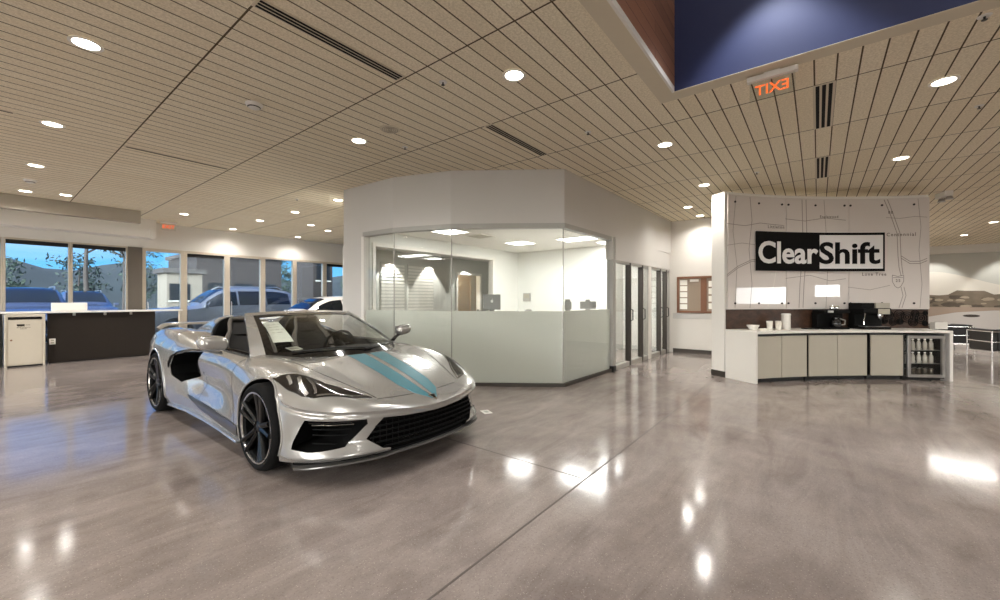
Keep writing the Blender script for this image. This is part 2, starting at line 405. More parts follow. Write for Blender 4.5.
while x > XB+1:
    x0 = x-.978
    window(x0+.002, x-.002, .35, HW, .032, dark=True); x = x0
b = MB(); b.box(XB,2.263,YW,YWO,0,.35); struct(b.build('wall_window_sill', M['wall']))
window(2.532, 3.40, 0, HW, .075, door=True, name='door')
window(3.402, 4.40, 0, HW, .06, dark=True)
window(4.402, 5.38, 0, HW, .075, door=True, name='door')
window(5.382, 6.33, 0, HW, .055)
window(6.332, 7.36, 0, HW, .065, door=True, name='door')
window(7.362, 8.30, 0, HW, .06, dark=True)
window(8.302, 10.8, 0, HW, .06)

# ------------------------------------------------------------------ office box with faceted glass front
P0,P1,P2,P3 = (4.06,6.76),(4.13,5.43),(4.46,4.44),(5.465,3.03)
P4 = (10.85,2.95)
GZ = 2.49; T = .14
def seg_wall(mb, A, B, z0, z1, t=T, a=0.0, c=1.0):
    ax, ay = A[0]+(B[0]-A[0])*a, A[1]+(B[1]-A[1])*a; bx, by = A[0]+(B[0]-A[0])*c, A[1]+(B[1]-A[1])*c
    d = math.hypot(B[0]-A[0],B[1]-A[1]); nx, ny = -(B[1]-A[1])/d, (B[0]-A[0])/d      # inward = left of travel P0->P3
    mb.prism([(ax,ay),(bx,by),(bx+nx*t,by+ny*t),(ax+nx*t,ay+ny*t)], z0, z1)
def inset(poly, t):                                   # offset an open polyline to its left
    out = []
    for i, p in enumerate(poly):
        ds = []
        for j in (i-1, i):
            if 0 <= j < len(poly)-1:
                dx, dy = poly[j+1][0]-poly[j][0], poly[j+1][1]-poly[j][1]; L = math.hypot(dx,dy); ds.append((-dy/L, dx/L))
        nx, ny = sum(d[0] for d in ds)/len(ds), sum(d[1] for d in ds)/len(ds); L2 = nx*nx+ny*ny
        out.append((p[0]+nx/L2*t, p[1]+ny/L2*t))
    return out
poly = [P0,P1,P2,P3,P4]
inn = inset(poly, T)
b = MB(); b.prism([P0,P1,P2,P3]+inn[3::-1], GZ, CEIL); struct(b.build('wall_office_front', M['office_wall']))
b = MB(); b.prism([P3,P4,inn[4],inn[3]], GZ, CEIL); 
xd0 = 7.30
b.box(xd0,10.85,2.97,3.09,2.07,GZ); b.box(7.17,7.21,2.975,3.11,2.07,GZ); struct(b.build('wall_office_side', M['office_wall']))
ga = 0.0                                               # where the glass begins on P0-P1
g0 = (P0[0]+(P1[0]-P0[0])*.42, P0[1]+(P1[1]-P0[1])*.42)
b = MB(); seg_wall(b, P0, g0, 0, GZ); struct(b.build('wall_office_left', M['office_wall']))
ins2 = inset([g0,P1,P2,P3,P4], .03)
b = MB(); o2 = inset([g0,P1,P2,P3,(7.2,3.004)], -.012); o3 = inset([g0,P1,P2,P3,(7.2,3.004)], .10)
b.prism(o2+o3[::-1], GZ-.075, GZ-.001); tr = struct(b.build('trim_8', M['sil'], bevel=.003))
b = MB(); b.prism(o2+o3[::-1], 0.001, .05); struct(b.build('trim_9', M['dark_base']))
i1 = inset([g0,P1,P2,P3,(7.2,3.004)], .025); i2 = inset([g0,P1,P2,P3,(7.2,3.004)], .037); i3 = inset([g0,P1,P2,P3,(7.2,3.004)], .041)
FR = 1.15
for k in range(4):
    wn_ += 1
    A, B_, C_, D_ = i1[k], i1[k+1], i2[k+1], i2[k]
    def cut(p, q, a): return (p[0]+(q[0]-p[0])*a, p[1]+(q[1]-p[1])*a)
    e = .004/math.hypot(B_[0]-A[0], B_[1]-A[1])
    root = struct(empty('window_%d' % wn_, ((A[0]+B_[0])/2,(A[1]+B_[1])/2,.05)))
    b = MB(); b.prism([cut(A,B_,e),cut(A,B_,1-e),cut(D_,C_,1-e),cut(D_,C_,e)], .05, GZ-.075); b.build('pane', M['clear'], root)
    if k < 3:
        b = MB(); b.lathe([(0,.05),(.0085,.05),(.0085,GZ-.075),(0,GZ-.075)], 10, (B_[0]*.5+C_[0]*.5, B_[1]*.5+C_[1]*.5, 0), caps=False); b.build('joint_seal', M['sil'], root)
    E1, F1 = i3[k], i3[k+1]
    b = MB(); b.prism([cut(D_,C_,e),cut(D_,C_,1-e),cut(E1,F1,1-e),cut(E1,F1,e)], .05, FR); b.build('frosted_film', M['frost'], root)
b = MB()
b.box(7.2,7.29,2.975,3.10,0.06,GZ); struct(b.build('trim_10', M['sil'], bevel=.004))
b = MB(); b.box(7.185,7.305,2.96,3.115,0,.10); struct(b.build('trim_11', M['black']))
b = MB(); b.box(g0[0]-.005,g0[0]+.09,g0[1]-.03,g0[1]+.05,0.05,GZ-.07); struct(b.build('trim_12', M['white_paint'], bevel=.004))
# glazed office doors along the side
def odoor(x0, x1, dark, zt=2.07, name='door', fr=.035):
    global wn_
    wn_ += 1
    root = struct(empty('%s_%d' % (name, wn_), ((x0+x1)/2, 3.03, 0)))
    b = MB(); y0, y1 = 2.985, 3.075; f = fr
    b.box(x0,x0+f,y0,y1,.001,zt); b.box(x0+f,x1-f-(.03 if dark else 0),y0,y1,zt-.045,zt-.001); b.box(x0+f,x1-f-(.03 if dark else 0),y0,y1,.001,.09)
    if not dark: b.box(x1-f,x1,y0,y1,.001,zt)
    b.build('frame', M['sil'], root, bevel=.003)
    if dark:
        b = MB(); b.box(x1-f-.03,x1,y0-.008,y1,.001,zt-.001); b.build('dark_stile', M['dark_base'], root, bevel=.003)
        b = MB(); b.tube([(x1-f,2.98,.9),(x1-f,2.93,.92),(x1-f,2.93,1.12),(x1-f,2.98,1.14)], .012, 8); b.build('handle', M['black'], root, smooth=True)
    b = MB(); b.box(x0+f,x1-f-(.03 if dark else 0),3.024,3.036,.09,zt-.045); b.build('pane', M['clear'], root)
    return root
odoor(7.31,8.12,True); odoor(8.13,8.85,True); odoor(8.86,9.20,False,name='window'); 
b = MB(); b.box(9.20,9.38,2.975,3.10,0,2.07); struct(b.build('trim_13', M['white_paint']))
odoor(9.39,10.12,True); odoor(10.13,10.60,True); odoor(10.61,10.84,False,name='window')
# office interior shell
YI = 6.94; OC = 2.70; XI = 9.74
b = MB(); b.prism([inn[0],inn[1],inn[2],inn[3],(10.85,3.10),(10.85,YI),(5.0,YI+.1),(4.2,YI)], OC, OC+.05); struct(b.build('ceiling_office', M['white_paint']))
b = MB(); b.box(XI,XI+.12,4.2,YI,0,OC); struct(b.build('wall_office_back', M['office_white']))
b = MB(); b.box(XI+.12,XK,4.2,4.3,0,OC); struct(b.build('wall_office_room', M['office_white']))
b = MB(); b.box(XK-.01,XK+.1,3.10,4.3,0,OC); struct(b.build('wall_office_end', M['office_white']))
wx0, wx1, wz0, wz1 = 4.78, 8.62, .95, 2.46
b = MB(); b.box(4.32,wx0,YI,YI+.12,0,OC); b.box(wx1,XI+.12,YI,YI+.12,0,OC); b.box(wx0,wx1,YI,YI+.12,0,wz0); b.box(wx0,wx1,YI,YI+.12,wz1,OC)
struct(b.build('wall_office_inner', M['office_white']))
wn_ += 1
root = struct(empty('window_%d' % wn_, ((wx0+wx1)/2, YI+.05, wz0)))
b = MB(); f=.07; y0,y1 = YI-.025,YI+.14
b.box(wx0,wx0+f,y0,y1,wz0,wz1); b.box(wx1-f,wx1,y0,y1,wz0,wz1); b.box(wx0+f,wx1-f,y0,y1,wz1-f,wz1); b.box(wx0+f,wx1-f,y0,y1,wz0,wz0+f)
b.build('frame', M['white_paint'], root, bevel=.005)
b = MB(); b.box(wx0+f,wx1-f,YI+.05,YI+.062,wz0+f,wz1-f); b.build('pane', M['clear'], root)
# room behind the inner window
M['room_grey'] = pm('grey_room_wall', (196,196,190), .8, var=.03, nscale=3)
b = MB(); b.box(5.75,9.82,9.5,9.62,0,OC); b.box(11.0,11.6,9.5,9.62,0,OC); b.box(9.82,11.0,9.5,9.62,2.2,OC); struct(b.build('wall_meeting_back', M['room_grey']))
b = MB(); b.prism([(4.32,7.07),(4.42,7.07),(6.02,9.62),(5.90,9.62)], 0, CEIL); struct(b.build('wall_meeting_left', M['office_white']))
b = MB(); b.box(11.5,11.6,7.06,9.5,0,OC); struct(b.build('wall_meeting_right', M['office_white']))
b = MB(); b.prism([(4.3,7.06),(11.6,7.06),(15.2,11.3),(8.6,11.3),(8.6,9.62),(5.8,9.62)], OC, OC+.05); struct(b.build('ceiling_meeting', M['white_paint']))
M['corridor'] = pm('brown_corridor', (150,128,98), .8, var=.05)
b = MB(); b.box(8.6,15.2,11.2,11.3,0,OC); b.box(8.5,8.6,9.62,11.3,0,OC); b.box(12.3,12.42,11.12,11.2,0,2.2); b.box(13.2,13.32,11.12,11.2,0,2.2); b.box(12.42,13.2,11.16,11.2,.9,1.6); struct(b.build('wall_corridor', M['corridor']))
wn_ += 1
root = struct(empty('door_%d' % wn_, (10.4,9.55,0)))
b = MB(); b.box(9.76,9.84,9.46,9.66,0,2.25); b.box(10.98,11.06,9.46,9.66,0,2.25); b.box(9.84,10.98,9.46,9.66,2.18,2.25); b.build('frame', M['white_paint'], root)
# ------------------------------------------------------------------ ceiling fixtures
def downlight_proto():
    r = empty('downlight', (0,0,CEIL))
    b = MB(); b.lathe([(.102,-.001),(.102,-.007),(.096,-.010),(.080,-.008),(.076,-.001)], 32, caps=False); b.build('trim_ring', M['white_paint'], r, smooth=True, world=False)
    b = MB(); b.lathe([(.0,-.004),(.078,-.004),(.078,-.0015),(0,-.0015)], 32, caps=False); b.build('lens', M['lens'], r, world=False)
    return r
DL = [
 (.51,4.47,'large round downlight, nearest of the leftmost row in the plank ceiling'),
 (.51,6.81,'round downlight, second along the leftmost row in the plank ceiling'),
 (.515,9.10,'round downlight, third along the leftmost row in the plank ceiling'),
 (.52,11.38,'small downlight at the far end of the leftmost row, by the window bulkhead'),
 (1.01,11.21,'downlight by the window bulkhead, right beside the end of the leftmost row'),
 (2.91,2.115,'bright downlight between two black slot diffusers in front of the office'),
 (2.915,4.51,'downlight above the rear of the silver sports car, near the speaker grille'),
 (2.915,11.54,'downlight left of the red exit sign near the window wall'),
 (4.375,12.90,'downlight tight against the window wall, nearest right of the red exit sign'),
 (4.32,10.99,'downlight in the far left ceiling, in front of the one tight against the windows'),
 (4.39,9.305,'downlight in the far left ceiling beside a brass sprinkler head'),
 (4.39,7.515,'downlight beside the far left end of the grey office wall'),
 (5.41,10.58,'small downlight low in the far ceiling above the white coupe'),
 (6.15,11.06,'small downlight above the white coupe, nearer the office wall'),
 (6.19,12.92,'smallest downlight of the far left ceiling, against the window wall'),
 (5.396,1.54,'downlight above the aisle between the office corner and the ceiling void'),
 (7.71,1.55,'downlight in front of the top left end of the map wall'),
 (9.325,2.19,'downlight over the aisle beside the office doors'),
 (10.45,2.19,'last downlight over the aisle, by the far wall with the notice board'),
 (5.39,-.90,'large downlight right of the black slot vent, beside the ceiling void'),
 (7.94,-.915,'downlight right of the second slot vent, over the coffee bar'),
 (15.92,-3.53,'downlight in front of the mural, nearer of two'),
 (18.54,-3.52,'downlight close to the mural, farther of two'),
]
DLB = [(.51,2.1),(.51,-8),(2.9,-8.2),(5.39,-3.3),(5.39,-5.6),(7.94,-3.3),(7.94,-5.6),(10.6,-3.6),(10.6,-6),(13.2,-3.53),(13.2,-6.5),(5.4,-8.2),(-2,2.1),(-2,4.47),(-2,6.81),(-2,9.1),(-2,11.3),(-4.5,4.47),(-4.5,6.81),(-4.5,9.1),(16,-6.5),(19,-6.5),(13.2,-1.5)]
proto = downlight_proto(); LIGHT_POS = []
for i, (x, y, lab) in enumerate(DL):
    o = proto if i == 0 else copy_tree(proto)
    placed(o, (x,y,CEIL), 0, lab, 'recessed ceiling downlights'); o['category'] = 'ceiling light'; LIGHT_POS.append((x,y))
for x, y in DLB:
    o = copy_tree(proto); placed(o, (x,y,CEIL), 0, 'recessed ceiling downlight outside the photographed view', 'downlights outside the view'); o['category'] = 'ceiling light'; LIGHT_POS.append((x,y))
def slot(name, x0, x1, y, wd, n, label, wood=False, cross=False):
    r = empty(name, ((x0+x1)/2,y,CEIL), 0, label, 'air vent', 'linear slot diffusers')
    b = MB(); b.box(x0,x1,y-wd/2,y+wd/2,CEIL-.006,CEIL-.001); b.build('frame', M['gypsum'], r, bevel=.001)
    k = wd/(n+.5)
    for i in range(n):
        yy = y-wd/2+k*(i+.75)
        b = MB(); b.box(x0+.02,x1-.02,yy-k*.30,yy+k*.30,CEIL-.0085,CEIL-.006); b.build('slot', M['flat_black'], r)
    return r
slot('slot_diffuser', 1.125, 2.33, 2.945, .12, 3, 'long black slot diffuser in the near ceiling, top left of the picture')
slot('slot_diffuser', 3.55, 4.77, 2.95, .12, 3, 'black slot diffuser in the ceiling just before the curved office wall')
slot('slot_diffuser', 1.15, 2.33, 7.05, .06, 1, 'single dark slot diffuser in the ceiling above the dark counter')
slot('slot_diffuser', 4.77, 5.98, -.045, .17, 3, 'larger black slot vent in the ceiling right of the hanging exit sign')
slot('slot_diffuser', 7.20, 8.42, -.05, .17, 3, 'smaller black slot vent in the ceiling over the map wall')
slot('slot_diffuser', -.6, .24, 6.73, .05, 1, 'short dark slot at the left edge of the ceiling')
def disc_thing(name, x, y, label, cat, kind, group=None):
    r = empty(name, (x,y,CEIL), 0, label, cat, group)
    b = MB()
    if kind == 'smoke':
        b.lathe([(.0,-.05),(.035,-.05),(.05,-.042),(.062,-.03),(.075,-.018),(.08,-.001),(0,-.001)], 28, (x,y,CEIL), caps=False); b.build('cover', M['white_paint'], r, smooth=True)
        b = MB(); b.lathe([(.052,-.0405),(.060,-.0325)], 28, (x,y,CEIL), caps=False); b.build('sensor_grille', M['black'], r)
    elif kind == 'speaker':
        b.lathe([(.0,-.008),(.10,-.010),(.115,-.006),(.118,-.001),(0,-.001)], 32, (x,y,CEIL), caps=False); b.build('grille', M['gypsum'], r, smooth=True)
        b = MB()
        for q in range(1,5): b.tube([(x+.022*q*math.cos(a*PI/12),y+.022*q*math.sin(a*PI/12),CEIL-.0105) for a in range(24)], .002, 4, closed=True)
        b.build('grille_ring', M['taupe'], r)
    else:
        b.lathe([(.0,-.006),(.034,-.006),(.038,-.001),(0,-.001)], 20, (x,y,CEIL), caps=False); b.build('ceiling_cup', M['white_paint'], r, smooth=True)
        b = MB(); b.lathe([(0,-.03),(.016,-.03),(.016,-.027),(.005,-.026),(.007,-.006),(0,-.006)], 14, (x,y,CEIL), caps=False); b.build('head', M['black'], r, smooth=True)
disc_thing('smoke_detector', 1.716, 4.505, 'white smoke detector in the left ceiling between two groove joints', 'smoke detector', 'smoke')
disc_thing('smoke_detector', .52, 10.28, 'small white smoke detector in the leftmost ceiling row, near the window bulkhead', 'smoke detector', 'smoke')
disc_thing('ceiling_speaker', 2.94, 3.92, 'beige round speaker grille in the ceiling left of the office', 'speaker', 'speaker')
for x, y, lab in ((2.603,2.693,'sprinkler head in the ceiling left of the bright downlight by the slot diffusers'),(3.406,4.226,'sprinkler head in the ceiling just above the left end of the office wall'),
                  (4.434,2.143,'sprinkler head in the ceiling above the office corner'),(3.851,8.077,'sprinkler head in the far left ceiling by the office'),(7.45,.75,'sprinkler head in the ceiling just before the top of the map wall'),(6.3,-1.3,'sprinkler head in the right ceiling between two downlights'),(4.33,-.918,'sprinkler head in the ceiling border beside the navy void wall')):
    disc_thing('sprinkler', x, y, lab, 'sprinkler', 'spr', 'ceiling sprinklers')
# exit signs
M['exit_plate'] = glassy('edge_lit_acrylic', (.93,.95,.93), blend=.8)
def exit_sign(x, y, rz, label, top, ln=.33, hh=.17):
    r = empty('exit_sign', (x,y,CEIL), rz, label, 'exit sign', 'exit signs')
    b = MB(); b.box(-ln/2-.02,ln/2+.02,-.028,.028,-top-.045,-top); b.box(-.06,.06,-.022,.022,-top,-.001); b.build('housing', M['white_paint'], r, world=False, bevel=.005)
    b = MB(); b.box(-ln/2,ln/2,-.004,.004,-top-.045-hh,-top-.045); b.build('plate', M['exit_plate'], r, world=False)
    v, f = text_faces('EXIT', hh*.72, .0015, .0012, spacing=1.0)
    b = MB(); b.add([(p.x, -.0062-p.z, p.y-top-.045-hh*.50) for p in v], f); b.build('lettering', M['exit_red'], r, world=False)
exit_sign(4.235, .315, PI/2, 'orange exit sign on clear plate hanging beside the ceiling void, seen from behind', .012)
exit_sign(2.95, 12.95, PI*.0, 'red exit sign hanging near the window wall at the far left', .012, .30, .17)
# emergency light
r = empty('emergency_light', (10.95,-1.83,CEIL), .3, 'white twin head emergency light at the ceiling right of the map wall', 'emergency light')
b = MB(); b.box(-.15,.15,-.06,.06,-.10,-.001); b.build('ceiling_housing', M['white_paint'], r, world=False, bevel=.012)
for s in (-1,1):
    b = MB(); b.lathe([(.0,0),(.035,0),(.055,-.05),(.052,-.055),(0,-.05)], 20, (s*.11,-.02,-.10), caps=False); b.build('lamp_head', M['steel'], r, world=False, smooth=True)

# ------------------------------------------------------------------ sign wall (curved) and coffee bar
AC = (6.10,-.376); AR = 7.66                          # centre and radius of the wall's front face, tripod plan
def arc(phi, r): return cw(AC[0]+r*math.sin(phi), AC[1]+r*math.cos(phi))
def phi_px(px, r):                                     # bearing of an image column on the arc of radius r
    k = (px-500)/FPX; a = k*k+1; bb = -2*(k*AC[0]+AC[1]); c = AC[0]**2+AC[1]**2-r*r
    z = (-bb+math.sqrt(bb*bb-4*a*c))/(2*a); return math.atan2(k*z-AC[0], z-AC[1])
def arcbox(mb, p0, p1, r0, r1, z0, z1, n=24):
    vs = []
    for i in range(n+1):
        p = p0+(p1-p0)*i/n
        for r, z in ((r0,z0),(r1,z0),(r1,z1),(r0,z1)):
            q = arc(p, r); vs.append((q[0],q[1],z))
    fs = [(0,1,2,3), tuple(n*4+k for k in (3,2,1,0))]
    for i in range(n):
        for k in range(4): fs.append((i*4+k,(i+1)*4+k,(i+1)*4+(k+1)%4,i*4+(k+1)%4))
    return mb.add(vs, fs)
WH = 3.17
pL, pR = phi_px(724.3, AR), phi_px(928.5, AR)
b = MB(); arcbox(b, pL, pR, AR, AR+.27, 0, WH, 40); struct(b.build('wall_sign', M['white_paint'], smooth=True, angle=30))
b = MB(); arcbox(b, pL-.0012, pL+.01, AR-.006, AR+.276, 0, .10, 2); struct(b.build('baseboard_sign', M['dark_base']))
# map panels
M['map'] = pm('map_print_under_acrylic', (216,209,203), .5, coat=1.0, var=.05, nscale=1.6, coat_rough=.012)
M['map_dark'] = pm('map_ink', (112,104,98), .6, coat=1.0)
M['map_road'] = pm('map_road_line', (150,141,134), .6, coat=1.0)
M['map_light'] = pm('map_white_line', (226,220,212), .6, coat=1.0)
zp0, zp1 = 1.163, 3.12
edges = [726.0, 784.6, 847.2, 928.0]
labs = ['left acrylic map panel, behind the black half of the big sign','middle acrylic map panel, behind the white half of the big sign','right acrylic map panel with place names and a route shield']
so = [[734.7,758.5,781.5],[788,815,844],[850,881.5,913.5]]
for k in range(3):
    a0, a1 = phi_px(edges[k]+.25, AR), phi_px(edges[k+1]-.25, AR); am = (a0+a1)/2; q = arc(am, AR-.03)
    r = empty('map_panel', (q[0],q[1],zp0), 0, labs[k], 'wall panel', 'acrylic map panels')
    b = MB(); arcbox(b, a0, a1, AR-.036, AR-.024, zp0, zp1, 20); b.build('sheet', M['map'], r, smooth=True, angle=30)
    for px in so[k]:
        for z in (zp1-.12, zp0+.10):
            a = phi_px(px, AR-.03); b = MB(); d = (math.sin(a), math.cos(a))
            p1 = arc(a, AR-.046); p2 = arc(a, AR-.0005)
            b.tube([(p1[0],p1[1],z),(p2[0],p2[1],z)], .018, 14); b.build('standoff', M['black'], r, smooth=True)
    RMAP = AR-.0375
    def road(mb, pts, wd):                              # pts: (image column, z)
        P = []
        for (x0,z0),(x1,z1) in zip(pts, pts[1:]):
            for i in range(6): P.append((x0+(x1-x0)*i/6, z0+(z1-z0)*i/6))
        P.append(pts[-1])
        L, R = [], []
        for i, (x, z) in enumerate(P):
            q0, q1 = P[max(i-1,0)], P[min(i+1,len(P)-1)]
            dx, dz = (q1[0]-q0[0])*.0175, q1[1]-q0[1]; l = math.hypot(dx,dz) or 1
            ox, oz = -dz/l*wd/2/.0175, dx/l*wd/2
            a_, b_ = phi_px(x+ox, RMAP), phi_px(x-ox, RMAP)
            L.append((*arc(a_, RMAP), z+oz)); R.append((*arc(b_, RMAP), z-oz))
        mb.grid([L, R])
    bd, br_, bl = MB(), MB(), MB()
    if k == 0:
        road(br_, [(727,1.75),(738,1.9),(752,2.02),(768,2.04),(784,2.0)], .012); road(br_, [(727,1.72),(738,1.87),(752,1.99),(768,2.01),(784,1.97)], .012)
        road(br_, [(750,zp0+.02),(752,1.6),(749,2.2),(752,2.7),(750,zp1-.02)], .010); road(br_, [(727,2.62),(745,2.6),(760,2.66),(784,2.63)], .010)
        road(br_, [(735,zp0+.02),(737,1.9),(733,2.5),(736,zp1-.02)], .008); road(br_, [(727,2.25),(742,2.3),(755,2.28)], .008)
        road(bl, [(768,zp0+.05),(774,1.6),(778,2.05)], .016)
    elif k == 1:
        road(br_, [(799,zp0+.02),(800,1.6),(803,2.3),(802,zp1-.02)], .012); road(br_, [(803,zp0+.02),(804,1.6),(807,2.3),(806,zp1-.02)], .012)
        road(br_, [(785.5,2.75),(805,2.72),(825,2.78),(846,2.74)], .010); road(br_, [(785.5,1.7),(810,1.76),(830,1.66),(846,1.7)], .009); road(br_, [(826,zp0+.02),(828,2),(824,zp1-.02)], .008)
    else:
        road(br_, [(884,zp1-.02),(890,2.85),(897,2.5),(898,2.1),(899,1.9),(901,1.75)], .013); road(br_, [(887.5,zp1-.02),(893,2.85),(900,2.5),(901,2.1),(902,1.9),(903,1.77)], .013)
        road(br_, [(901,1.55),(903,1.4),(899,zp0+.02)], .012); road(br_, [(904,1.55),(906,1.4),(902,zp0+.02)], .012)
        road(br_, [(901,2.10),(910,2.0),(920,2.0),(927.3,2.05)], .012); road(br_, [(901,2.06),(910,1.96),(920,1.96),(927.3,2.01)], .012)
        road(br_, [(886,2.78),(900,2.76),(915,2.79),(927.3,2.77)], .008); road(br_, [(918,zp1-.02),(921,2.6),(919,2.2),(922,1.6),(920,zp0+.02)], .009); road(br_, [(848,1.55),(870,1.5),(890,1.58)], .008)
    def word(mb, txt, px, z, size):
        v, f = text_faces(txt, size, .0004, .0012, spacing=1.25); a = phi_px(px, RMAP)
        mb.add([(*arc(a+p.x/RMAP, RMAP-.0008-p.z), z+p.y) for p in v], f)
    if k == 0: word(bd, 'Littleton', 776, 2.60, .075)
    if k == 1: word(bd, 'Englewood', 829, 2.80, .062)
    if k == 2:
        word(bd, 'Centennial', 901, 2.475, .085); word(bd, 'Lone Tree', 874, 1.775, .078); word(bd, '88', 890.5, 2.87, .07); word(bd, '25', 898, 1.66, .07)
        ring = []
        for sx, sz in ((-.10,.10),(0,.075),(.10,.10),(.10,-.01),(.05,-.10),(0,-.13),(-.05,-.10),(-.10,-.01),(-.10,.10)): ring.append((898+sx/.0175, 1.66+sz))
        road(bd, ring, .009); road(bd, [(898-5,1.715),(898+5,1.715)], .008)
    if bl.v: bl.build('map_river', M['map_light'], r)
    br_.build('map_roads', M['map_road'], r)
    if bd.v: bd.build('map_lettering', M['map_dark'], r)
# company sign
def sdepth(px): return AR-.075
sp0, sp1, spm = phi_px(756.2, AR-.06), phi_px(884.2, AR-.06), phi_px(818.9, AR-.06)
sz0, sz1 = 1.83, 2.512
q = arc((sp0+sp1)/2, AR-.06)
r = empty('company_sign', (q[0],q[1],sz0), 0, 'large black and white ClearShift sign mounted on the map panels', 'sign')
M['sign_black'] = pm('sign_black', (10,10,10), .6, var=.02, spec=.15); M['sign_white'] = pm('sign_white', (226,224,222), .35, var=.01)
b = MB(); arcbox(b, sp0, sp1, AR-.075, AR-.048, sz0, sz1, 24); b.build('backboard', M['sign_black'], r, smooth=True, angle=30)
b = MB(); arcbox(b, spm, sp1-.0045, AR-.079, AR-.0752, sz0+.045, sz1-.045, 16); b.build('white_field', M['sign_white'], r, smooth=True, angle=30)
def sign_word(txt, p0, p1, mat, ztop, zbot, ref):
    v, f = text_faces(txt, 1.0, .02, .022); xs = [p.x for p in v]; ys = [p.y for p in v]
    x0, x1 = min(xs), max(xs); y0, y1 = min(ys), max(ys)
    zs = sorted(set(round(p.z,4) for p in v)); 
    b = MB(); b.add([(*arc(p0+(p1-p0)*(p.x-x0)/(x1-x0), AR-.0835-(p.z)*.2), zbot+(ztop-zbot)*(p.y-y0)/(y1-y0)) for p in v], f)
    b.build('lettering', mat, r)
sign_word('Clear', phi_px(758.6, AR-.085), phi_px(818.2, AR-.085), M['sign_white'], 2.345, 1.955, 0)
sign_word('Shift', phi_px(819.6, AR-.085), phi_px(880.2, AR-.085), M['sign_black'], 2.345, 1.955, 0)
# splashback
q = arc((pL+pR)/2, AR-.012)
r = empty('splashback', (q[0],q[1],.83), 0, 'dark walnut splashback strip below the map panels', 'splashback')
b = MB(); arcbox(b, phi_px(725.5,AR), phi_px(927.5,AR), AR-.018, AR-.002, .824, 1.158, 30); b.build('board', M['dark_wood'], r, smooth=True, angle=30)
b = MB()
random.seed(3)
for px, z, rad in ((889,1.05,.07),(893,.93,.06),(899,1.06,.08),(900,.94,.05),(907,1.02,.09),(913,.93,.07),(915,1.08,.06),(921,1.00,.09),(925,.91,.04),(884.5,.95,.05),(925.3,1.09,.035)):
    for fr in (1,.62,.28):
        P = []
        for i in range(20):
            a = 2*PI*i/20; ph = phi_px(px, AR-.022)+rad*fr*math.cos(a)/AR; P.append((*arc(ph, AR-.022), max(.83,min(1.152,z+rad*fr*math.sin(a)))))
        b.tube(P, .008, 5, closed=True)
b.build('carved_scrolls', M['flat_black'], r)
# worktop with waterfall ends
RF = AR-.60
cL, cR = pL+.0, phi_px(953.3, RF)
CT = .82
q = arc((cL+cR)/2, AR-.3)
r = empty('coffee_bar_worktop', (q[0],q[1],0), 0, 'curved white worktop with full height end panels along the map wall', 'worktop')
b = MB(); arcbox(b, cL, cR, RF, AR-.02, CT-.036, CT, 36); b.build('top', M['white'], r, smooth=True, angle=30, bevel=.003)
for p0, p1 in ((cL, cL+.006),(cR-.006, cR)):
    b = MB(); arcbox(b, p0, p1, RF+.004, AR-.02, .001, CT-.0365, 2); b.build('end_panel', M['white'], r)
def cabinet(pxa, pxb, doors, label):
    r0 = RF+.03; a0, a1 = phi_px(pxa, r0), phi_px(pxb, r0); q = arc((a0+a1)/2, AR-.3)
    r = empty('base_cabinet', (q[0],q[1],0), 0, label, 'cabinet', 'base cabinets under the coffee bar')
    b = MB(); arcbox(b, a0, a1, r0+.022, AR-.04, .085, CT-.045, 10); b.build('carcass', M['black'], r)
    b = MB(); arcbox(b, a0, a1, r0+.07, AR-.1, .001, .085, 10); b.build('toe_kick', M['black'], r)
    for i in range(doors):
        d0 = a0+(a1-a0)*i/doors+.0009; d1 = a0+(a1-a0)*(i+1)/doors-.0009
        b = MB(); arcbox(b, d0, d1, r0, r0+.02, .075, .742, 6); b.build('door', M['cab_grey'], r, bevel=.002)
cabinet(757.4, 807.2, 2, 'greige two door base cabinet at the left end of the coffee bar')
cabinet(809.0, 867.4, 2, 'greige two door base cabinet in the middle of the coffee bar')
cabinet(870.6, 903.6, 1, 'greige one door base cabinet beside the beverage fridge')
# beverage fridge
fa0, fa1 = phi_px(905.5, RF), phi_px(949.3, RF); fm = (fa0+fa1)/2; q = arc(fm, RF+.02)
tang = cw(math.cos(fm), -math.sin(fm)); rzF = math.atan2(tang[1], tang[0])
wF = (fa1-fa0)*RF
r = empty('beverage_fridge', (q[0],q[1],0), rzF, 'black beverage fridge with silver framed glass door at the end of the bar', 'fridge')
hw = wF/2-.012
b = MB(); b.box(-hw,hw,.05,.085,.03,.76); 
b = MB()
b.box(-hw,-hw+.03,.045,.48,.03,.755); b.box(hw-.03,hw,.045,.48,.03,.755); b.box(-hw+.03,hw-.03,.045,.48,.03,.06); b.box(-hw+.03,hw-.03,.045,.48,.725,.755); b.box(-hw+.03,hw-.03,.45,.48,.06,.725); b.box(-hw+.02,hw-.02,.09,.46,.001,.03)
b.build('cabinet', M['black'], r, world=False)
dl = -hw+.045
b = MB(); b.box(dl,dl+.045,.0,.04,.055,.735); b.box(hw-.06,hw-.015,.0,.04,.055,.735); b.box(dl+.045,hw-.06,.0,.04,.69,.735); b.box(dl+.045,hw-.06,.0,.04,.055,.10)
d = b.build('door', M['steel'], r, world=False, bevel=.003)
b = MB(); b.box(dl+.045,hw-.06,.012,.022,.10,.69); b.build('pane', M['clear'], d, world=False)
M['led'] = emit('fridge_led', (255,246,230), 3.0)
b = MB(); b.box(dl+.06,hw-.08,.05,.06,.712,.722); b.build('led_strip', M['led'], r, world=False)
for z in (.27,.49):
    b = MB()
    for i in range(15): 
        yy = .06+i*.025; b.tube([(-hw+.03,yy,z),(hw-.03,yy,z)], .003, 5)
    b.build('wire_shelf', M['steel'], r, world=False)
